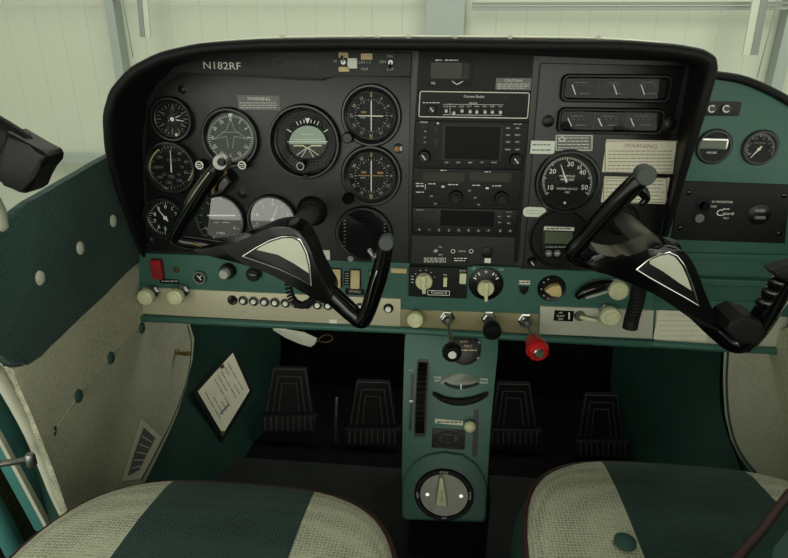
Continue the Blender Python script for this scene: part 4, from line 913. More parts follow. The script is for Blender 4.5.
# engine controls
CG = 'push pull engine controls on the dull aluminium strip'
def rodcontrol(hx, hy, L, lab, kind):
    h = PAN.at(hx, hy, -.012); root = empty('engine_control', lab, 'control knob', (h.x, -.008, h.z), None, CG)
    b = nb(); lathe(b, [(0, 0), (.0125, 0), (.0125, -.003), (.010, -.004), (.010, -.009), (.0085, -.010), (0, -.010)], n=6); fin(b, 'hex_nut', 'chrome', root, ang=.4); root.rotation_euler = (R(2.5), 0, R(4.2))
    b = nb(); lathe(b, [(0, -.010), (.0075, -.010), (.0075, -.016), (.006, -.018), (0, -.018)], n=24); fin(b, 'collar', 'metal', root)
    b = nb(); lathe(b, [(0, -.01), (.003, -.01), (.003, -L), (0, -L)], n=14); fin(b, 'rod', 'metal', root)
    b = nb()
    if kind == 'throttle':
        lathe(b, [(0, -L+.004), (.007, -L+.003), (.0125, -L), (.0135, -L-.006), (.0135, -L-.012), (.012, -L-.015), (0, -L-.016)], n=36); o = fin(b, 'knob', 'plastic', root)
        b = nb(); lathe(b, [(0, -L-.0175), (.005, -L-.0175), (.0062, -L-.016), (0, -L-.0155)], n=24); fin(b, 'centre_button', 'white', o)
        b = nb()
        for i in range(22):
            a = 2*math.pi*i/22; tube(b, [(.0135*math.cos(a), -L-.002, .0135*math.sin(a)), (.0135*math.cos(a), -L-.012, .0135*math.sin(a))], .0009, 6)
        fin(b, 'knurling', 'rubber', o)
    elif kind == 'prop':
        lathe(b, [(0, -L+.004), (.008, -L+.003), (.0135, -L-.001), (.0145, -L-.006), (.0145, -L-.014), (.012, -L-.018), (0, -L-.019)], n=36); fin(b, 'knob', 'plastic', root)
    else:
        n = 40; prof = [(.006, -L+.026), (.009, -L+.023), (.0115, -L+.020), (.0125, -L+.012), (.0150, -L), (.0160, -L-.006), (.0150, -L-.014), (.0110, -L-.018)]; rings = []
        for r_, y in prof:
            rings.append([b.verts.new(((r_+(.0009 if (i//2) % 2 and r_ > .01 else 0))*math.cos(2*math.pi*i/n), y, (r_+(.0009 if (i//2) % 2 and r_ > .01 else 0))*math.sin(2*math.pi*i/n))) for i in range(n)])
        for A, B in zip(rings, rings[1:]):
            for i in range(n): b.faces.new((A[i], A[(i+1) % n], B[(i+1) % n], B[i]))
        b.faces.new(rings[0]); b.faces.new(rings[-1]); o = fin(b, 'knob', 'red', root)
        b = nb(); lathe(b, [(0, -L-.021), (.0065, -L-.021), (.008, -L-.0195), (.008, -L-.017), (0, -L-.017)], n=28); fin(b, 'vernier_button', 'chrome', o)
rodcontrol(447.3, 318, .104, 'throttle, a chrome nut and long rod ending in a black knurled knob with white centre', 'throttle')
rodcontrol(488.5, 318, .036, 'short plain black control knob between the throttle and the red knob', 'prop')
rodcontrol(525.5, 320.5, .088, 'mixture control, a ribbed red knob on a rod with chrome nut', 'mixture')

# right plate items
t = Thing('flap_label', 'black printed label at the left end of the pale aluminium plate', 'label', 563, 315.5, off=-.010)
b = nb(); t.rect(b, 554, 310.5, 573.5, 321, -.0008, 0, .5); o = t.put(b, 'plate', 'plastic'); b = nb(); t.txt(b, 'UP', 560.5, 312.7, 2, -.001); t.txt(b, 'FLAPS', 560.5, 315.8, 2, -.001); t.txt(b, 'DN', 560.5, 318.8, 2, -.001); t.line(b, 569, 312, 569, 319, 1.2, -.0009); t.put(b, 'lettering', 'mark', o)
t = Thing('flap_lever', 'cream flap lever with a tapered stalk on the pale aluminium plate', 'lever', 580, 315.5, off=-.010)
b = nb(); t.prof(b, 579.5, 315.5, [(0, -.005), (4.5, -.005), (5.5, -.002), (5.5, 0), (0, 0)], 20); t.put(b, 'collar', 'metal'); b = nb(); tube(b, [(.0, -.006, 0), (.012, -.012, -.0005), (.022, -.014, -.001)], [.0032, .0034, .0028], 12); t.put(b, 'stalk', 'cream')
pull(611.5, 318.5, 10, .018, 'round cream knob on the pale aluminium plate, right of the flap lever', off=-.010)
pull(619.5, 292, 9.8, .016, 'round cream knob just above the pale aluminium plate, beside the coiled cord', off=-.006)
placard(631, 285.5, 645, 292, 'small cream label right of the upper round cream knob', 'cream', off=-.006, rows=0, name='sticker')
# microphone in clip
mc = PAN.at(593, 287, -.02)
t = Thing('hand_microphone', 'black hand microphone lying in a clip between the tan triangular knob and the cream knob', 'microphone', 593, 288, off=GO)
L_ = [t.l(576, 293), t.l(582, 288), t.l(592, 284), t.l(604, 281), t.l(613, 280.5)]
b = nb(); pts, rr = smooth_path([(x, -.014, z) for x, z in L_], [.006, .0085, .009, .007, .004]); tube(b, pts, rr, 14, flat=1.2); t.put(b, 'body', 'gloss')
b = nb(); pts = [(t.l(x, y)[0], -.026, t.l(x, y)[1]) for x, y in ((583, 291.5), (592, 289), (603, 285.5))]; tube(b, pts, .002, 8); t.put(b, 'talk_key', 'dim')
b = nb(); t.rect(b, 589, 279, 596, 296, -.006, 0, 1, .001); t.put(b, 'clip', 'metal')
# hex nut near mixture on upper right etc. is part of the control

# paper tag hanging below the panel at left
t0 = W(274, 329, .02)
t = Thing('metal_tag', 'silver metal tag with a wire loop hanging under the panel between the left pedals', 'tag', 296, 335, off=.004)
b = nb(); t.poly(b, [(272, 325), (287, 329), (304, 332), (317, 338), (316, 343), (311, 346.5), (300, 343), (286, 337), (274, 330)], -.003, 0, .001); t.put(b, 'plate', 'platem')
b = nb(); tube(b, smooth_path([(t.l(x, y)[0], -.004, t.l(x, y)[1]) for x, y in ((316, 342), (323, 335), (330, 334), (333, 338), (327, 341), (318, 340))]), .0009, 6); t.put(b, 'wire_loop', 'brass')

# ================================================================== YOKES
def yoke(name, tip, spine, pad, emb, cream, band, right, shaft_px, boot_r, lab, rust, extra):
    c = W(*shaft_px, 0)
    root = empty('control_yoke', lab, 'control yoke', (c.x, 0, c.z), None, 'two black control yokes')
    inv = Matrix.Translation(-root.location)
    def add(b, n, m, par=None, label=None, **k):
        for v in b.verts: v.co = v.co-root.location
        o = fin(b, n, m, par or root, **k)
        if label: o['label'] = label
        return o
    def sm(pts):                       # pts (px,py,half width px,Y)
        P = [W(x, y, Y) for x, y, h, Y in pts]; V = [h*((p-CAM).dot(FW)/FPX) for p, (x, y, h, Y) in zip(P, pts)]
        return smooth_path(P, V, 6)
    b = nb(); pts, rr = sm(spine); tube(b, pts, rr, 22, flat=.95); add(b, 'frame', 'gloss', ang=2)
    b = nb(); P = [W(x, y, -.19) for x, y in pad]; P = smooth_path(P+[P[0]], None, 3)[:-1]
    prism(b, [(p.x, p.z) for p in P], -.214, -.168, .009); pd = add(b, 'centre_pad', 'gloss', ang=1.0)
    def flat(pts, y0, y1, n, m, par, l=None, sub=0, bev=0):
        b = nb(); P = [W(x, y, y0) for x, y in pts]; prism(b, [(p.x, p.z) for p in P], y0, y1, bev); return add(b, n, m, par, l)
    em = flat(emb, -.2155, -.213, 'emblem', 'plastic', pd, None, bev=.0004)
    b = nb(); tube(b, [W(x, y, -.216) for x, y in emb+[emb[0]]], .0011, 8, cap=False); add(b, 'chrome_rim', 'chrome', em)
    flat(cream, -.2166, -.2154, 'emblem_face', 'creamv', em, 'pale upper face', bev=.0003)
    # shaft and boot at the panel
    b = nb(); tube(b, [(c.x, -.002, c.z), (c.x, -.10, c.z), (c.x, -.175, c.z)], boot_r, 28); add(b, 'control_shaft', 'shaft')
    b = nb(); lathe(b, [(boot_r+.001, -.012), (boot_r+.005, -.012), (boot_r+.010, -.006), (boot_r+.011, -.003), (boot_r+.001, -.003), (boot_r+.001, -.012)], c.x, c.z, 36); add(b, 'collar', 'rubber')
    b = nb(); lathe(b, [(boot_r*.9, -.13), (boot_r*1.5, -.15), (boot_r*1.8, -.175), (0, -.18)], c.x, c.z, 28); add(b, 'hub', 'gloss')
    return root, add
Lspine = [(221, 163, 6.5, -.235), (214, 173, 8, -.232), (203, 188, 8.5, -.225), (191, 207, 8.5, -.215), (180, 225, 8, -.205), (175, 236, 7.5, -.198), (182, 241, 7, -.194), (200, 243.5, 7.5, -.19), (222, 248, 9, -.188), (246, 250.5, 8.5, -.188), (272, 254, 9.5, -.188),
          (300, 269, 10, -.188), (322, 286, 10, -.188), (340, 302, 10, -.19), (352, 313, 9.5, -.194), (361, 320.5, 8.5, -.198), (367, 313, 8, -.203), (373, 296, 8.5, -.21), (379, 276, 9, -.218), (383.5, 258, 8.5, -.225), (386, 246, 8, -.23)]
Lpad = [(200, 244), (218, 242), (240, 237), (256, 231), (272, 224), (289, 221), (303, 226), (313, 240), (320, 258), (328, 274), (335, 288), (331, 297), (314, 289.5), (290, 275.5), (264, 263), (236, 255), (212, 249)]
Lemb = [(242.7, 256.4), (256, 248), (270, 240.5), (282, 236.8), (293, 236.5), (301, 241), (306.5, 252), (309.5, 264), (311.5, 285.7), (298, 278), (280, 269.5), (262, 263)]
Lcream = [(256, 250), (262, 246), (272, 241.5), (283, 238.3), (292.5, 238.2), (299.5, 242.2), (305, 253), (308, 266), (309, 273.5), (294, 263.5), (278, 254.5)]
ry, ad = yoke('left', None, Lspine, Lpad, Lemb, Lcream, None, False, (312.6, 210.5), .0135, 'left control yoke in glossy worn black, in front of the round flight gauges', True, None)
# caps and hardware of left yoke
def tipcap(ad, x, y, Y, r, m, name, lab=None, face=None):
    p = W(x, y, Y); k = (p-CAM).dot(FW)/FPX; b = nb(); lathe(b, [(0, -.006), (r*k*.85, -.006), (r*k, -.004), (r*k, .008), (0, .008)], n=28)
    for v in b.verts: v.co = v.co+p
    return ad(b, name, m, None, lab)
o = tipcap(ad, 221.5, 162, -.240, 8.0, 'metal', 'push_button', 'round chrome push button'); 
p = W(221.5, 162, -.247); b = nb(); lathe(b, [(0, -.003), (.004, -.003), (.0048, 0), (0, 0)], p.x, p.z, 20)
for v in b.verts: v.co.y += p.y
ad(b, 'button_centre', 'plastic', o)
b = nb(); P = [W(x, y, -.19) for x, y in ((210, 170), (232, 167), (240, 178), (234, 190), (222, 193), (211, 192), (208, 182))]; prism(b, [(p.x, p.z) for p in P], -.222, -.19, .005); ad(b, 'switch_housing', 'gloss')
b = nb(); tube(b, smooth_path([W(x, y, -.228) for x, y in ((226, 172), (219, 178), (214, 186), (213, 193))]), .0022, 8); ad(b, 'worn_edge', 'brass', None, 'gold coloured worn edge')
b = nb(); tube(b, smooth_path([W(x, y, Y) for x, y, Y in ((190, 243, -.203), (215, 250, -.2), (235, 256, -.20))]), .0012, 8); ad(b, 'worn_edge', 'brass', None, 'gold coloured worn edge')
b = nb(); tube(b, smooth_path([W(x, y, Y) for x, y, Y in ((209, 173, -.243), (197, 189, -.236), (185, 208, -.226), (175, 225, -.215), (169, 236, -.208))]), .0013, 8); ad(b, 'grip_highlight', 'chrome', None, 'highlight drawn as a bright line on the worn edge')  # chrome line stands in for a highlight along the worn grip edge
tipcap(ad, 386.5, 242.5, -.236, 8, 'capg', 'grip_cap', 'grey round cap')
b = nb(); tube(b, [W(x, y, -.226) for x, y in ((369, 250), (374, 257), (382, 252))], [.003, .0045, .0035], 10); ad(b, 'thumb_lever', 'metal')
# coiled cord left
def coil(pts, r, n, lab, m='rubber'):
    P = smooth_path(pts, None, 10); b = nb(); path = []
    L = len(P); tot = n*10
    for i in range(tot+1):
        u = i/tot*(L-1); j = min(int(u), L-2); f = u-j; p = P[j].lerp(P[j+1], f); t = (P[j+1]-P[j]).normalized()
        a = t.cross(Vector((0, 1, 0))).normalized() if abs(t.y) < .9 else Vector((1, 0, 0)); c = t.cross(a)
        q = 2*math.pi*i/10; path.append(p+a*r*math.cos(q)+c*r*math.sin(q))
    tube(b, path, r*.38, 7); return tagit(fin(b, 'coiled_cord', m), lab, 'cord')
coil([W(288, 280, -.165), W(290, 294, -.165), W(296, 303, -.165), W(304, 305, -.165), W(312, 300, -.165), W(316, 290, -.165)], .0042, 20, 'short black coiled cord looping under the left yoke')

Rspine = [(644, 175, 8.5, -.235), (634, 185, 10, -.232), (618, 201, 10, -.225), (600, 220, 9, -.215), (584, 238, 8.5, -.205), (573, 250, 8, -.2), (572, 256, 7, -.197), (584, 262, 6.5, -.194), (606, 265, 7.5, -.19), (632, 269, 8, -.188), (658, 280, 9, -.188),
          (682, 297, 10, -.188), (702, 315, 10.5, -.19), (718, 330, 10.5, -.194), (733, 342, 10.5, -.198), (744, 342, 10.5, -.203), (754, 331, 11.5, -.21), (764, 316, 12, -.218), (775, 297, 12, -.225), (786, 279, 12, -.23), (794, 268, 11, -.235)]
Rpad = [(583, 258), (590, 247), (600, 249), (616, 251), (634, 246), (652, 240), (668, 241), (681, 250), (690, 266), (697, 285), (706, 305), (714, 320), (704, 323), (681, 309), (655, 291), (629, 278), (603, 268), (588, 264)]
Remb = [(636.4, 269.6), (648, 260), (659, 254.5), (669, 252.5), (677, 256), (684, 265), (690, 278), (695, 292), (698.5, 305.4), (684, 297), (666, 287), (650, 278)]
Rcream = [(650, 260.5), (660, 256), (669, 254.3), (675.5, 257.5), (682, 266), (687.5, 278), (692, 291), (680, 283.5), (664, 272), (650, 264)]
rr_, ad2 = yoke('right', None, Rspine, Rpad, Remb, Rcream, None, True, (622, 219), .0135, 'right control yoke in black with ribbed right grip, in front of the WARNING placards', False, None)
tipcap(ad2, 645, 175, -.239, 10.3, 'capg', 'grip_cap', 'dark grey round cap')
b = nb(); pts, rv = smooth_path([W(x, y, -.225) for x, y in ((636, 186), (643, 192), (646, 199), (641, 204))], [.007, .006, .0045, .003]); tube(b, pts, rv, 12); ad2(b, 'trigger', 'gloss')
b = nb(); P = [W(x, y, -.2) for x, y in ((713, 318), (718, 309), (730, 304), (747, 309), (753, 322), (741, 333), (724, 330))]; prism(b, [(p.x, p.z) for p in P], -.235, -.19, .004); ad2(b, 'switch_box', 'rubber', None, 'matt black switch box')
b = nb()
for x, y in ((760, 300), (766, 290), (773, 280)):
    tube(b, [W(x, y, -.235), W(x+8, y+4, -.24)], .007, 10)
ad2(b, 'finger_ridges', 'gloss')
b = nb(); P = [W(x, y, -.24) for x, y in ((764, 266), (776, 262), (800, 256), (810, 266), (800, 280), (786, 279), (770, 273))]; prism(b, [(p.x, p.z) for p in P], -.258, -.238, .004); ad2(b, 'grip_guard', 'rubber')
b = nb(); tube(b, [W(749, 352, -.212), W(768, 331, -.224), W(792, 296, -.24)], .0012, 8); ad2(b, 'grip_highlight', 'chrome', None, 'highlight drawn as a bright line on the worn edge')  # drawn highlight on the worn edge of the right grip
b = nb(); tube(b, [W(361, 325, -.210), W(366, 311, -.218), W(373, 283, -.230), W(377, 271, -.234)], .0011, 8); ad(b, 'grip_highlight', 'chrome', None, 'highlight drawn as a bright line on the worn edge')  # same drawn highlight on the right grip of the left yoke
coil([W(640, 283, -.16), W(637, 300, -.15), W(632, 318, -.14), W(630, 328, -.14)], .0075, 17, 'black coiled cord hanging under the right yoke')

# ================================================================== PEDESTAL
A_ = Vector((0, 0, .405)); tilt = math.atan2(.12, .29)
PED = Frame((-.015, -.002, .405), Matrix.Rotation(tilt, 3, 'X').inverted() if False else Matrix.Rotation(-tilt, 3, 'X'))
ped = Thing('control_pedestal', 'teal control pedestal sloping from the panel to the floor between the seats', 'pedestal', 447, 420, F=PED, off=0)
b = nb(); ped.poly(b, [(405.5, 322), (404.5, 350), (403, 400), (402, 460), (401.5, 517), (405, 520), (483, 523), (486, 519), (488, 470), (491, 420), (495, 380), (498, 350), (499.5, 322)], 0, .11, .004)
ped.put(b, 'housing', 'green')
b = nb(); ped.poly(b, [(402.3, 484), (405, 474), (414, 462), (427, 454), (445, 451), (463, 454), (476, 463), (484, 475), (487, 486), (486, 516), (482, 520.5), (406, 518.5), (402, 515)], -.006, .002, .004); ped.put(b, 'selector_housing', 'green')
b = nb(); boxw(b, -.075, .06, -.10, .12, 0, .14, .002)
for v in b.verts: v.co = ped.root.matrix_world.inverted() @ v.co
ped.put(b, 'base', 'carpet', label='black base')
def pt(name, lab, cat, x, y, **k): return Thing(name, lab, cat, x, y, F=PED, off=0, **k)
t = pt('trim_wheel', 'black ribbed trim wheel in a vertical slot at the left of the pedestal', 'trim wheel', 421.5, 397.5)
b = nb(); t.rect(b, 415.5, 359, 427.5, 437, -.001, .001, 2); t.put(b, 'slot', 'plastic')
x_, z0 = t.l(421.5, 397.5); hl = abs(t.l(421.5, 362)[1]-t.l(421.5, 433)[1])/2; wd = 4.4*t.k; b = nb(); rings = []
Rw = hl*1.12; nn = 34
for i in range(nn+1):
    a = -math.asin(hl/Rw)+2*math.asin(hl/Rw)*i/nn; rr = Rw+(.0012 if i % 2 else 0); y = Rw*math.cos(math.asin(hl/Rw))-rr*math.cos(a)-.002
    rings.append([b.verts.new((x_+s*wd, y, z0+rr*math.sin(a))) for s in (-1, -.7, .7, 1)]+[])
for A, B in zip(rings, rings[1:]):
    for k in range(3): b.faces.new((A[k], A[k+1], B[k+1], B[k]))
bmesh.ops.solidify(b, geom=b.faces[:], thickness=.003); t.put(b, 'wheel', 'rubber', ang=.3)
t = pt('trim_indicator', 'narrow slot of the nose trim indicator left of the trim wheel', 'indicator', 411.5, 400)
b = nb(); t.rect(b, 409.8, 374, 412.8, 431, -.0008, .001, 1.4); t.put(b, 'slot', 'plastic'); b = nb(); t.words(b, 408.5, 414, 370, .8, -.0006); t.put(b, 'print', 'dim')
b = nb(); t.rect(b, 409.5, 400, 413, 402, -.0016, 0); t.put(b, 'pointer', 'mark')
t = pt('rudder_trim', 'fan shaped rudder trim indicator with a black ribbed wheel edge below it', 'trim wheel', 460, 386)
b = nb(); pts = [(460+20*math.cos(R(a)), 384.5-11*math.sin(R(a))) for a in range(0, 181, 12)]; t.poly(b, pts, -.0012, 0, .0004); t.put(b, 'fan_plate', 'lcd')
b = nb(); P = [(445, 383), (452, 386.3), (460, 387.6), (469, 386.3), (478, 383.5)]; tube(b, smooth_path([(t.l(x, y)[0], -.0015, t.l(x, y)[1]) for x, y in P]), .0022, 8, flat=.5); t.put(b, 'slot', 'plastic')
b = nb(); t.line(b, 461, 383.5, 461, 389, 1.2, -.003); t.put(b, 'pointer', 'white')
b = nb(); P = smooth_path([(t.l(x, y)[0], 0, t.l(x, y)[1]) for x, y in ((433.5, 393), (442, 398), (452, 401), (462, 401.5), (473, 399.5), (482, 396), (487.5, 393))]); tube(b, [p+Vector((0, -.004, 0)) for p in P], [.003+.0035*math.sin(math.pi*i/(len(P)-1)) for i in range(len(P))], 12)
t.put(b, 'wheel_edge', 'rubber'); b = nb(); L_ = len(P)
for i in range(2, L_-2): tube(b, [P[i]+Vector((0, -.0105, .004)), P[i]+Vector((0, -.0105, -.004))], .0008, 6)
t.put(b, 'ribs', 'rubber')
b = nb(); t.txt(b, 'NOSE', 437.5, 377.5, 2, -.0003); t.txt(b, 'LEFT', 437.5, 380.8, 2, -.0003); t.txt(b, 'NOSE', 484, 379.5, 2, -.0003); t.txt(b, 'RIGHT', 484, 382.8, 2, -.0003); t.put(b, 'print', 'mark')
t = pt('cowl_flap_lever', 'cream ball lever in a vertical black slot on the pedestal', 'lever', 476, 432)
b = nb(); t.rect(b, 472.8, 409, 478.2, 457, -.001, .001, 2.2); t.put(b, 'slot', 'plastic')
b = nb(); x, z = t.l(469.5, 425); tube(b, [(t.l(475.5, 426)[0], 0, z), (x, -.012, z)], .0022, 8); t.put(b, 'arm', 'metal')
b = nb(); lathe(b, [(0, -.021), (.004, -.0205), (.008, -.018), (.0095, -.014), (.008, -.010), (.004, -.008), (0, -.008)], x, z, 28); t.put(b, 'ball_knob', 'cream')
t = pt('flap_name_label', 'white label strip left of the cream ball lever', 'label', 449, 421.5)
b = nb(); t.poly(b, [(435, 418.5), (463, 421), (463, 425.5), (434.8, 423)], -.0008, 0); o = t.put(b, 'strip', 'paper'); b = nb(); t.words(b, 437, 461, 422, 1.3, -.0009); t.put(b, 'print', 'plastic', o)
t = pt('ash_tray', 'square black recessed fitting below the white label strip', 'fitting', 448, 438.5)
b = nb(); t.rect(b, 432, 429, 465, 448.5, -.0015, .001, 1.5, .0005); o = t.put(b, 'frame', 'plastic'); b = nb()
for rr in (14, 11): 
    P = [(448+rr*math.cos(R(a)), 438.7+rr*.52*math.sin(R(a))) for a in range(0, 361, 15)]; tube(b, [(t.l(*q)[0], -.002, t.l(*q)[1]) for q in P], .0008, 6, cap=False)
t.rect(b, 442, 435.5, 454, 442, -.004, -.0015, 1, .0006); t.put(b, 'grip', 'radio', o)
t = pt('heater_dial', 'black oval dial with gold print behind the throttle knob', 'dial', 464, 349)
b = nb(); t.prof(b, 465, 349, [(0, -.004), (14, -.004), (15.5, -.003), (16, 0), (0, 0)], 36); o = t.put(b, 'dial', 'plastic')
b = nb(); t.txt(b, 'PULL', 464, 341.5, 2.6, -.0042, .2); t.txt(b, 'HEAT', 468, 346, 2.4, -.0042); t.words(b, 460, 478, 350, 1.1, -.0041); t.put(b, 'print', 'tan', o)
for x, y in ((452, 343), (479, 342), (478, 358)):
    b = nb(); t.prof(b, x, y, [(0, -.0045), (1.3, -.0045), (1.8, -.0035), (0, -.0035)], 12); t.put(b, 'screw', 'gloss')
# fuel selector
t = Thing('fuel_selector', 'large round silver fuel selector with a tapered cream handle at the foot of the pedestal', 'fuel selector', 444, 494.5, F=PED, off=-.006)
t.root.scale = (1, 1, .87)
b = nb(); t.prof(b, 444, 494.5, [(0, -.001), (24, -.001), (25, -.004), (28, -.004), (29.5, -.001), (29.5, .001), (0, .001)], 56); o = t.put(b, 'ring', 'rubber')
b = nb(); t.disc(b, 444, 494.5, 23.5, -.003, -.001, n=48); d_ = t.put(b, 'plate', 'sel')
b = nb()
for s_, a in (('LEFT', 90), ('RIGHT', -90), ('OFF', 180), ('BOTH', 0)): t.txt(b, s_, 444-26.6*math.sin(R(a))*.98, 494.5-26*math.cos(R(a)), 2.2, -.0043, 0 if a in (0, 180) else R(90))
t.put(b, 'lettering', 'mark', o)
b = nb(); t.poly(b, [(435.5, 503), (447.5, 503.5), (443.2, 470.5), (440, 470.5)], -.020, -.003, .002); h_ = t.put(b, 'handle', 'cream'); b = nb(); t.txt(b, 'PULL', 442, 495, 2, -.0203, R(90)); t.txt(b, 'FUEL', 442, 487, 1.7, -.0203, R(90)); t.put(b, 'lettering', 'plastic', h_)
for x, y in ((427.5, 493.5), (461, 495)):
    b = nb(); t.disc(b, x, y, 1.9, -.0048, -.003); t.put(b, 'screw', 'chrome', d_)

# ================================================================== FOOTWELL
def pedal(x0, y0, s, lab, Y=.20):
    """px offsets taken from the left pedal"""
    F = Frame((0, Y, 0), Matrix.Rotation(R(-12), 3, 'X'))
    t = Thing('rudder_pedal', lab, 'pedal', x0, y0+55*s, F=F, off=0, group='black rudder pedals')
    q = lambda dx, dy: (x0+dx*s, y0+dy*s)
    b = nb(); t.poly(b, [q(-16, 0), q(17, 1), q(25, 48), q(-24, 47)], -.006, .002, .0015); pl = t.put(b, 'pad', 'rubber')
    b = nb()
    for k in (1, .72, .46):
        P = [q(-15*k, 24-22*k+4*(1-k)), q(16*k, 24.5-22*k+4*(1-k)), q(22*k, 44), q(-22*k, 44)]
        tube(b, [(t.l(*P[i])[0], -.0075, t.l(*P[i])[1]) for i in (3, 0, 1, 2)], .0016, 8)
    t.put(b, 'raised_ribs', 'pedal', pl)
    b = nb(); t.poly(b, [q(-27, 46), q(28, 47), q(28, 63), q(-26, 62)], -.020, .0, .003); br = t.put(b, 'heel_bar', 'rubber')
    b = nb()
    for i in range(9):
        x = -22+i*5.6; a = t.l(*q(x, 48)); c = t.l(*q(x, 61)); tube(b, [(a[0], -.0205, a[1]), (c[0], -.0205, c[1])], .0012, 6)
    t.put(b, 'bar_ribs', 'pedal', br)
    b = nb(); a = t.l(*q(0, 20)); tube(b, [(a[0], .002, a[1]), (a[0], .12, a[1]-.03)], .008, 12); t.put(b, 'arm', 'rubber')
pedal(290, 366, 1, 'far left rudder pedal, black with nested raised ribs'); pedal(373, 379, 1, 'rudder pedal just left of the pedestal, black with nested raised ribs')
pedal(513, 381, .98, 'rudder pedal just right of the pedestal, deep in shadow', .22); pedal(600, 392, .98, 'far right rudder pedal, deep in shadow', .22)
b = nb(); tube(b, [W(337, 398, .20), W(336, 424, .2), Vector((W(336, 424, .2).x, .2, 0))], .0035, 8); tagit(fin(b, 'brake_link', 'metal'), 'small upright metal link between the two left pedals', 'link')
# brass lever at the left
p0 = LW.M @ LW.at(176, 352, -.012)
b = nb(); r = empty('brass_lever', 'small tarnished brass lever on the left side wall under the panel', 'lever', p0)
tube(b, smooth_path([(0, 0, 0), (.010, -.004, 0), (.022, -.006, .001), (.032, -.006, .002)]), [.002]*3+[.003]*3+[.004]*4+[.0045]*6, 10); fin(b, 'lever_arm', 'brass', r)
b = nb(); lathe(b, [(0, -.006), (.005, -.004), (.006, .0), (.005, .004), (0, .006)], n=14); fin(b, 'pivot', 'brass', r)
b = nb(); lathe(b, [(0, -.006), (.004, -.005), (.005, .0), (0, .004)], n=14)
for v in b.verts: v.co += LW.M @ LW.at(143, 329, -.012)
b.free()
# diamond placard on the kick panel
_A, _B, _C = Vector((-.566, .15, .24)), Vector((-.446, .45, .42)), Vector((-.456, .13, 0))
_n = (_B-_A).cross(_C-_A).normalized()
if _n.dot(CAM-_A) < 0: _n = -_n
_x = (-_n).cross(Vector((0, 0, 1))).normalized(); _z = _x.cross(-_n).normalized()
KP = Frame(_A+_n*.010, Matrix((_x, -_n, _z)).transposed())
t = Thing('diamond_placard', 'pale certificate card set cornerwise in a black holder on the left kick panel', 'placard', 222, 393, F=KP, off=-.003)
b = nb(); t.poly(b, [(233, 347), (253, 391), (222, 441), (192, 392)], -.003, 0, .0008); h_ = t.put(b, 'holder', 'rubber')
b = nb(); t.poly(b, [(231.9, 353), (248.5, 390.5), (222, 434), (197, 391.5)], -.0045, -.003); c_ = t.put(b, 'card', 'paper')
b = nb(); A = (204, 389); 
for i in range(8):
    u = i/8; xa, ya = 201+26*u+2, 388-33*u+2
    xb, yb = xa+18, ya+32
    for a0_, a1_ in ((.05, .3), (.34, .55), (.6, .9)):
        if random.random() < .85: t.line(b, xa+(xb-xa)*a0_, ya+(yb-ya)*a0_, xa+(xb-xa)*a1_, ya+(yb-ya)*a1_, .7, -.0047)
t.line(b, 219, 414, 228, 404, 1.8, -.0047); t.put(b, 'print', 'grey', c_)
for x, y in ((221, 366.5), (221.5, 433)):
    b = nb(); t.disc(b, x+.0, y, 2, -.007, -.004); t.put(b, 'screw', 'brass', h_)
# lower left card on the side wall
t = Thing('data_card', 'narrow pale instruction card tucked at the bottom of the left side panel', 'card', 141, 449, F=LW, off=-.012)
b = nb(); t.poly(b, [(141.5, 419), (161, 437), (150, 462), (139.5, 479), (122, 481)], -.001, 0); c_ = t.put(b, 'card', 'paper')
b = nb(); t.poly(b, [(143, 427), (155, 438), (146, 455), (139, 470), (127, 476), (134, 452)], -.0013, -.001); t.put(b, 'printed_block', 'grey', c_)
b = nb()
for i in range(5): t.line(b, 141-i*2.6, 436+i*8, 151-i*2.6, 442+i*6, 1, -.0015)
t.put(b, 'print', 'paper', c_)

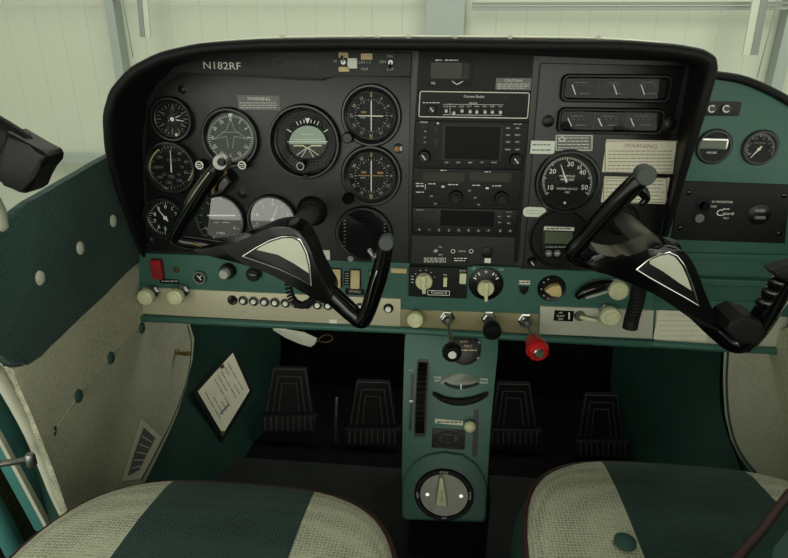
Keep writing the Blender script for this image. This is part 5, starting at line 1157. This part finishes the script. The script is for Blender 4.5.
# ================================================================== SEATS
def seat(cx, yf, zt, lab, button_=None):
    root = empty('pilot_chair', lab, 'seat', (cx, yf-.25, 0), None, 'two front seats')
    hw = .202; D = .50
    def outline(s, grow=0):
        P = []
        for i in range(64):
            a = 2*math.pi*i/64; c, n_ = math.cos(a), math.sin(a); e = 2/3.4
            P.append((math.copysign(abs(c)**e, c)*(hw*s+grow), math.copysign(abs(n_)**e, n_)*(.25*s+grow)*1.0))
        return P
    b = nb(); rings = []
    for s, z in ((1, zt-.016), (.993, zt-.008), (.965, zt-.001), (.90, zt+.003), (.7, zt+.006), (.4, zt+.008), (.15, zt+.009)):
        rings.append([b.verts.new((x, y, z-(.012*max(0, (y-.10)/.15)**2))) for x, y in outline(s)])
    for A, B in zip(rings, rings[1:]):
        for i in range(64): b.faces.new((A[i], A[(i+1) % 64], B[(i+1) % 64], B[i]))
    b.faces.new(rings[-1]); fin(b, 'cushion_top', 'seat', root, ang=2)
    b = nb(); rings = []
    for g_, z in ((-.004, zt-.018), (.004, zt-.024), (.012, zt-.045), (.014, zt-.07), (.008, zt-.10), (-.01, zt-.125), (-.03, zt-.13)):
        rings.append([b.verts.new((x, y, z-(.012*max(0, (y-.10)/.15)**2))) for x, y in outline(1, g_)])
    for A, B in zip(rings, rings[1:]):
        for i in range(64): b.faces.new((A[i], A[(i+1) % 64], B[(i+1) % 64], B[i]))
    b.faces.new(rings[-1]); fin(b, 'cushion_side', 'dgreen', root, 'teal vinyl side' and True, ang=2)
    b = nb(); P = [Vector((x, y, zt-.010-(.012*max(0, (y-.10)/.15)**2))) for x, y in outline(1, .001)]; P.append(P[0]); tube(b, P, .0030, 8, cap=False); o = fin(b, 'piping', 'maroon', root); o['label'] = 'maroon piping'
    b = nb(); boxw(b, -.17, .17, -.2, .16, .06, zt-.14); fin(b, 'seat_base', 'rubber', root)
    for sx in (-.15, .15):
        b = nb(); boxw(b, sx-.012, sx+.012, -.25, .2, .012, .06); fin(b, 'rail', 'metal', root)
    if button_:
        b = nb(); lathe(b, [(0, -.006), (.006, -.005), (.011, 0), (.011, .004), (0, .004)], n=20)
        for v in b.verts: v.co = Vector((button_[0], button_[1], zt+.012-v.co.y*.8+(v.co.z*0))) + Vector((v.co.x, v.co.z, 0))
        fin(b, 'button', 'teald', root)
seat(-.262, -.315, .35, 'left pilot seat cushion with beige, dark teal and beige stripes and maroon piping')
q = Frame((0, 0, .36), Matrix.Rotation(R(-90), 3, 'X')).at(625, 542)
seat(.268, -.222, .35, 'right seat cushion with beige, dark teal and beige stripes and a teal button', (q.x-.268, q.z-(-.222-.25)))
# folded seat back / bolster at bottom right
SB = Frame((0, 0, .50), Matrix.Rotation(R(-90), 3, 'X'))
r = empty('folded_seat_back', 'dark teal cushion corner with thick maroon piping in the bottom right corner', 'cushion', (.32, -.55, .45))
P = [SB.at(x, y) for x, y in ((735, 566), (762, 534), (790, 496), (830, 470), (900, 520), (900, 640), (720, 640))]
b = nb()
lo = [b.verts.new((p.x, p.z, .50)) for p in P]; hi = [b.verts.new((p.x+.012, p.z-.012, .53)) for p in P]; bt = [b.verts.new((p.x+.01, p.z-.01, .372)) for p in P]
for A, B in ((bt, lo), (lo, hi)):
    for i in range(len(P)): b.faces.new((A[i], A[(i+1) % len(P)], B[(i+1) % len(P)], B[i]))
b.faces.new(hi); b.faces.new(bt)
for v in b.verts: v.co -= r.location
fin(b, 'cushion', 'dgreen', r)
b = nb(); tube(b, [Vector((p.x, p.z, .502))-r.location for p in P[:5]], .0042, 10); o = fin(b, 'piping', 'maroon', r); o['label'] = 'thick maroon piping'

# black vent arm at the top left
t = Thing('lamp_arm', 'black rounded plastic lamp arm poking in from the left edge in front of the window', 'lamp', 25, 155, off=-.25)
pts = [(-60, 100, 17), (-20, 124, 19), (2, 138, 20), (14, 145, 19.5), (22, 150, 19.5), (34, 157.5, 19), (41, 161, 17)]
P = [W(x, y, -.25)-t.c for x, y, h in pts]; k = t.k*.7
b = nb(); a, v_ = smooth_path(P[:5], [h*k for _, _, h in pts[:5]]); tube(b, a, v_, 20, flat=.6); t.put(b, 'arm', 'vinyl', ang=2)
def sq_head():
    b = nb(); q = [(18, 147), (30, 129), (48, 146), (53, 150), (55, 156), (53, 163), (47, 170), (43, 177), (37, 189), (30, 191), (20, 189), (9, 181), (3, 172)]
    t.poly(b, [(16, 130), (40, 144), (52, 150), (55, 155), (54, 161), (48, 168), (43, 177), (39, 187), (33, 191), (27, 190), (14, 183), (2, 175)], -.016, .016, .006); return b
t.put(sq_head(), 'head', 'plastic')

# ================================================================== LIGHT
w = bpy.data.worlds.new('world'); SC.world = w; w.use_nodes = True
bg = w.node_tree.nodes['Background']; bg.inputs[0].default_value = (.90, .93, .80, 1); bg.inputs[1].default_value = 1.25
def area(name, loc, target, size, sy, power, col):
    d = bpy.data.lights.new(name, 'AREA'); d.shape = 'RECTANGLE'; d.size = size; d.size_y = sy; d.energy = power; d.color = col
    o = bpy.data.objects.new(name, d); COL.objects.link(o); o.location = loc
    o.rotation_euler = (Vector(target)-Vector(loc)).to_track_quat('-Z', 'Y').to_euler(); return o
area('unseen_hangar_light', (-2.5, -1.5, 4.2), (-.2, 0, .5), 1.5, 3, 90, (.97, 1, .88))
area('unseen_hangar_light', (-.3, -4.5, 1.6), (0, 0, .4), 3, 1.6, 34, (.97, 1, .9))  # added soft light behind the camera, for sheen on the black panel
area('unseen_hangar_light', (3.2, 1.2, 4.4), (3.2, 3, 0), 2, 2, 60, (.97, 1, .88))
vs = SC.view_settings; vs.view_transform = 'Standard'; vs.look = 'None'; vs.gamma = 1; vs.use_curve_mapping = False; vs.exposure = .40
